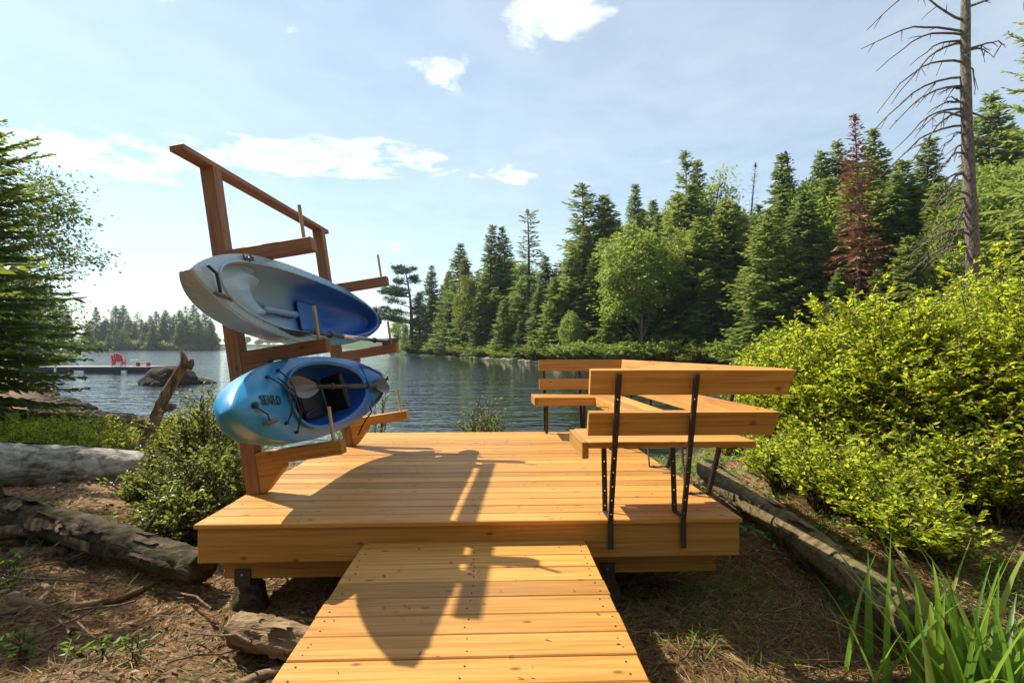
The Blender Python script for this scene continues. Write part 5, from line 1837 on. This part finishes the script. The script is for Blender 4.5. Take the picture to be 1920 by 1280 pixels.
for sx in (-1, 1):
    MB().box(sx * 0.37 - 0.02, sx * 0.37 + 0.02, -0.2, 0.2, 0.0, 0.248).build('leg', M_red, bx)

# ------------------------------------------------------------------ sword-leaved plant
def sword_plant():
    rng = np.random.default_rng(15)
    c = cam2world(1815, 2.12)
    gz = ground_z(c.x, c.y)
    e = empty('iris_plant', (c.x, c.y, gz - 0.02)); tag(e, 'clump of long green sword-shaped leaves in the lower right corner', 'plant')
    for i in range(80):
        a = rng.normal(0, 0.8) + (math.pi if rng.random() < 0.68 else 0)
        tilt = abs(rng.normal(0.6, 0.42)) + 0.04
        L = rng.uniform(0.45, 0.95)
        w = rng.uniform(0.009, 0.0165)
        base = np.array([rng.normal(0, 0.17), rng.normal(0, 0.12), 0.0])
        dirh = np.array([math.cos(a), math.sin(a) * 0.8, 0])
        bend = rng.uniform(0.1, 0.9) if rng.random() < 0.6 else rng.uniform(1.0, 2.0)
        n = 9
        pts, pos, ang = [], base.copy(), tilt * 0.5
        for k in range(n):
            pts.append(pos.copy())
            ang2 = ang + bend * (k / n) ** 2
            pos = pos + (dirh * math.sin(ang2) + np.array([0, 0, 1]) * math.cos(ang2)) * L / n
        sd = nrmz(np.cross(dirh, [0, 0, 1.0]))
        tw = rng.normal(0, 0.5)
        V = []
        for k, q in enumerate(pts):
            f = k / (n - 1)
            ww = w * (1 - f ** 3) * (0.75 + 0.5 * math.sin(math.pi * min(1, f + 0.2))) + 0.0006
            s2 = sd * math.cos(tw * f) + np.array([0, 0, 1]) * math.sin(tw * f) * 0.5
            V += [q - s2 * ww, q + dirh * ww * 0.35, q + s2 * ww]
        F = []
        for k in range(n - 1):
            for j in range(2):
                F.append((k * 3 + j, k * 3 + j + 1, k * 3 + j + 4, k * 3 + j + 3))
        me = mesh_np('leaf', np.array(V), np.array(F), M_iris, True, rnd=np.full(len(F), rng.random()))
        obj('leaf', me, e)


sword_plant()

# ------------------------------------------------------------------ litter, straw, grass, herbs, twigs
def blocked(x, y):
    return (WX0 - 0.02 < x < WX1 + 0.02 and y < 2.8)


def scatter(name, n, xr, yr, mat, label, L, W, seed, up=0.1, dens=None, zoff=0.006):
    rng = np.random.default_rng(seed)
    P = np.column_stack([rng.uniform(*xr, n), rng.uniform(*yr, n)])
    d = lake_dist(P)
    k = (d > 0.15)
    if dens is not None:
        k &= np.array([dens(x, y) > rng.random() for x, y in P])
    P = P[k]
    z = terrain(P)
    z = z + np.array([0.085 * mnoise.noise((x * 1.7, y * 1.7, 3.1)) + 0.036 * mnoise.noise((x * 6, y * 6, 1.1)) for x, y in P]) + zoff
    n = len(P)
    a = rng.random(n) * 6.283
    D = np.column_stack([np.cos(a), np.sin(a), rng.normal(up, abs(up) * 0.6 + 0.08, n)])
    Nn = np.array([0, 0, 1.0]) + rng.normal(0, 0.35, (n, 3))
    Ls = rng.uniform(*L, n); Ws = rng.uniform(*W, n)
    o = obj(name, leaf_mesh(name, np.column_stack([P, z]), D, Nn, Ls, Ws, mat, rng, 0.1))
    tag(o, label, kind='stuff')
    return o


scatter('dry_straw', 42000, (0.3, 3.6), (1.2, 4.4), M_straw, 'dry flattened grass straw right of the walkway', (0.05, 0.20), (0.002, 0.0045), 1, 0.12, lambda x, y: 0.95 if x < 3 else 0.5)
scatter('dry_straw', 16000, (-4.5, -0.5), (0.9, 4.4), M_straw, 'dry straw and needles on the ground left of the walkway', (0.04, 0.15), (0.002, 0.004), 2, 0.12)
scatter('leaf_litter', 34000, (-6, 6.5), (0.9, 8.0), M_litter, 'brown leaf litter over the forest floor', (0.025, 0.07), (0.012, 0.03), 3, 0.12)
scatter('grass', 5200, (0.5, 3.4), (1.4, 5.0), M_herb, 'sparse green grass blades right of the walkway', (0.05, 0.16), (0.003, 0.006), 4, 1.2, lambda x, y: max(0, 0.2 + 1.6 * mnoise.noise((x * 2.2, y * 2.2, 5))))
scatter('grass', 2600, (-4.5, -0.7), (1.2, 4.2), M_herb, 'sparse green grass blades left of the walkway', (0.05, 0.15), (0.003, 0.006), 5, 1.2, lambda x, y: max(0, 0.05 + 1.4 * mnoise.noise((x * 2.0, y * 2.0, 15))))
scatter('ground_cover', 26000, (1.9, 6.5), (2.4, 9.0), M_herb, 'small green ground plants beyond the right-hand log', (0.03, 0.07), (0.015, 0.03), 6, 0.5, lambda x, y: max(0, 0.45 + 1.3 * mnoise.noise((x * 1.5, y * 1.5, 25))), 0.05)
scatter('ground_cover', 9000, (-8, -1.7), (3.6, 11), M_shrub, 'small green ground plants around the left-hand logs', (0.03, 0.07), (0.015, 0.03), 7, 0.5, lambda x, y: max(0, 0.2 + 1.3 * mnoise.noise((x * 1.5, y * 1.5, 35))), 0.05)
scatter('moss', 26000, (-4.6, -0.8), (1.2, 4.6), M_moss, 'cushions of moss over the ground left of the walkway', (0.010, 0.03), (0.006, 0.012), 9, 0.9, lambda x, y: max(0, -0.05 + 2.0 * mnoise.noise((x * 1.9, y * 1.9, 45))), 0.004)
rngs = np.random.default_rng(44)
for i in range(9):
    x = rngs.uniform(-3.4, -1.0); y = rngs.uniform(1.7, 3.0); a = rngs.uniform(-0.7, 0.7) + (math.pi if rngs.random() < 0.5 else 0); l = rngs.uniform(0.5, 1.2)
    q = np.linspace(0, 1, 9)
    px_ = x + np.cos(a + 0.8 * np.sin(q * 4 + i)) * l * q; py_ = y + np.sin(a + 0.8 * np.sin(q * 4 + i)) * l * q
    pz_ = terrain(np.column_stack([px_, py_])) + 0.085 * np.array([mnoise.noise((u * 1.7, v * 1.7, 3.1)) for u, v in zip(px_, py_)]) + 0.012
    o = obj('tree_root', thin_tubes('tree_root', [(np.column_stack([px_, py_, pz_]), np.linspace(0.03, 0.008, 9))], M_log_dry, 8))
    tag(o, 'bare root winding over the ground left of the walkway', 'root', 'bare roots left of the walkway')
rngs = np.random.default_rng(99)
ln = []
for i in range(170):
    left = rngs.random() < 0.62
    x = rngs.uniform(-4.2, -0.75) if left else rngs.uniform(0.6, 3.4)
    y = rngs.uniform(1.3, 4.2)
    z = ground_z(x, y) + 0.03
    a = rngs.random() * 6.28; l = rngs.uniform(0.12, 0.6)
    q = np.linspace(0, 1, 5)[:, None]
    ln.append((np.array([x, y, z]) + np.array([math.cos(a), math.sin(a), rngs.uniform(0.0, 0.35)]) * l * q + rngs.normal(0, 0.012, (5, 3)) * q, rngs.uniform(0.002, 0.007)))
tag(obj('fallen_twigs', thin_tubes('fallen_twigs', ln, M_drift, 4)), 'fallen twigs scattered over the forest floor', kind='stuff')
HB = [(45, 1225, 2.35), (150, 1262, 2.25), (190, 1245, 2.3), (20, 1010, 3.3), (12, 1070, 3.0), (60, 870, 5.0), (255, 1250, 2.3)]
hm = [shrub('seedling%d' % i, 600 + i, 0.12, 0.05, M_herb, stems=4, twigs=2, lpt=5, leaf=0.045, lw=0.36, spread=0.3, low=0.4) for i in range(2)]
HL = ['leafy seedling at the lower left corner', 'leafy seedling at the bottom, first right of the corner one', 'leafy seedling at the bottom, second right of the corner one', 'leafy seedling at the left edge below the split wood', 'leafy seedling low on the left edge', 'leafy seedling in front of the birch log', 'leafy seedling at the bottom near the mossy mound']
for i, (x, y_, D_) in enumerate(HB):
    p = cam2world(x, D_)
    plant_shrub('seedling', hm[i % 2], (p.x, p.y), HL[i], 'plant', 'leafy seedlings on the forest floor', rz=i)

# ------------------------------------------------------------------ thin summer haze over the lake
def build_haze():
    m = bpy.data.materials.new('haze'); m.use_nodes = True
    t = m.node_tree; t.nodes.clear()
    o = t.nodes.new('ShaderNodeOutputMaterial'); v = t.nodes.new('ShaderNodeVolumePrincipled')
    v.inputs['Color'].default_value = (0.86, 0.93, 1.0, 1); v.inputs['Density'].default_value = 0.00018; v.inputs['Anisotropy'].default_value = 0.3
    t.links.new(v.outputs[0], o.inputs['Volume'])
    h = MB().box(-1600, 1600, -150, 2300, -2.7, 60).build('haze', m)
    tag(h, 'thin pale summer haze over the lake and the far shore', kind='stuff')


build_haze()

# needles and small leaves fallen on the deck and the walkway
rng_ = np.random.default_rng(55)
n_ = 150
P = np.column_stack([rng_.uniform(DX0 + 0.05, DX1 - 0.05, n_), rng_.uniform(DY0 + 0.05, DY1 - 0.05, n_), np.full(n_, DZ + 0.004)])
P = np.array([tuple(DECKM @ Vector(q)) for q in P])
Q = np.column_stack([rng_.uniform(WX0 + 0.03, WX1 - 0.03, 70), rng_.uniform(0.8, 2.7, 70), np.full(70, 0.8415 + 0.003)])
P = np.vstack([P, Q]); a_ = rng_.random(len(P)) * 6.283
o = obj('fallen_needles', leaf_mesh('fallen_needles', P, np.column_stack([np.cos(a_), np.sin(a_), 0.02 + 0 * a_]), np.array([[0, 0, 1.0]]) + rng_.normal(0, 0.15, (len(P), 3)), rng_.uniform(0.012, 0.034, len(P)), rng_.uniform(0.002, 0.009, len(P)), M_litter, rng_))
tag(o, 'dry needles and leaf scraps fallen on the deck boards', kind='stuff')
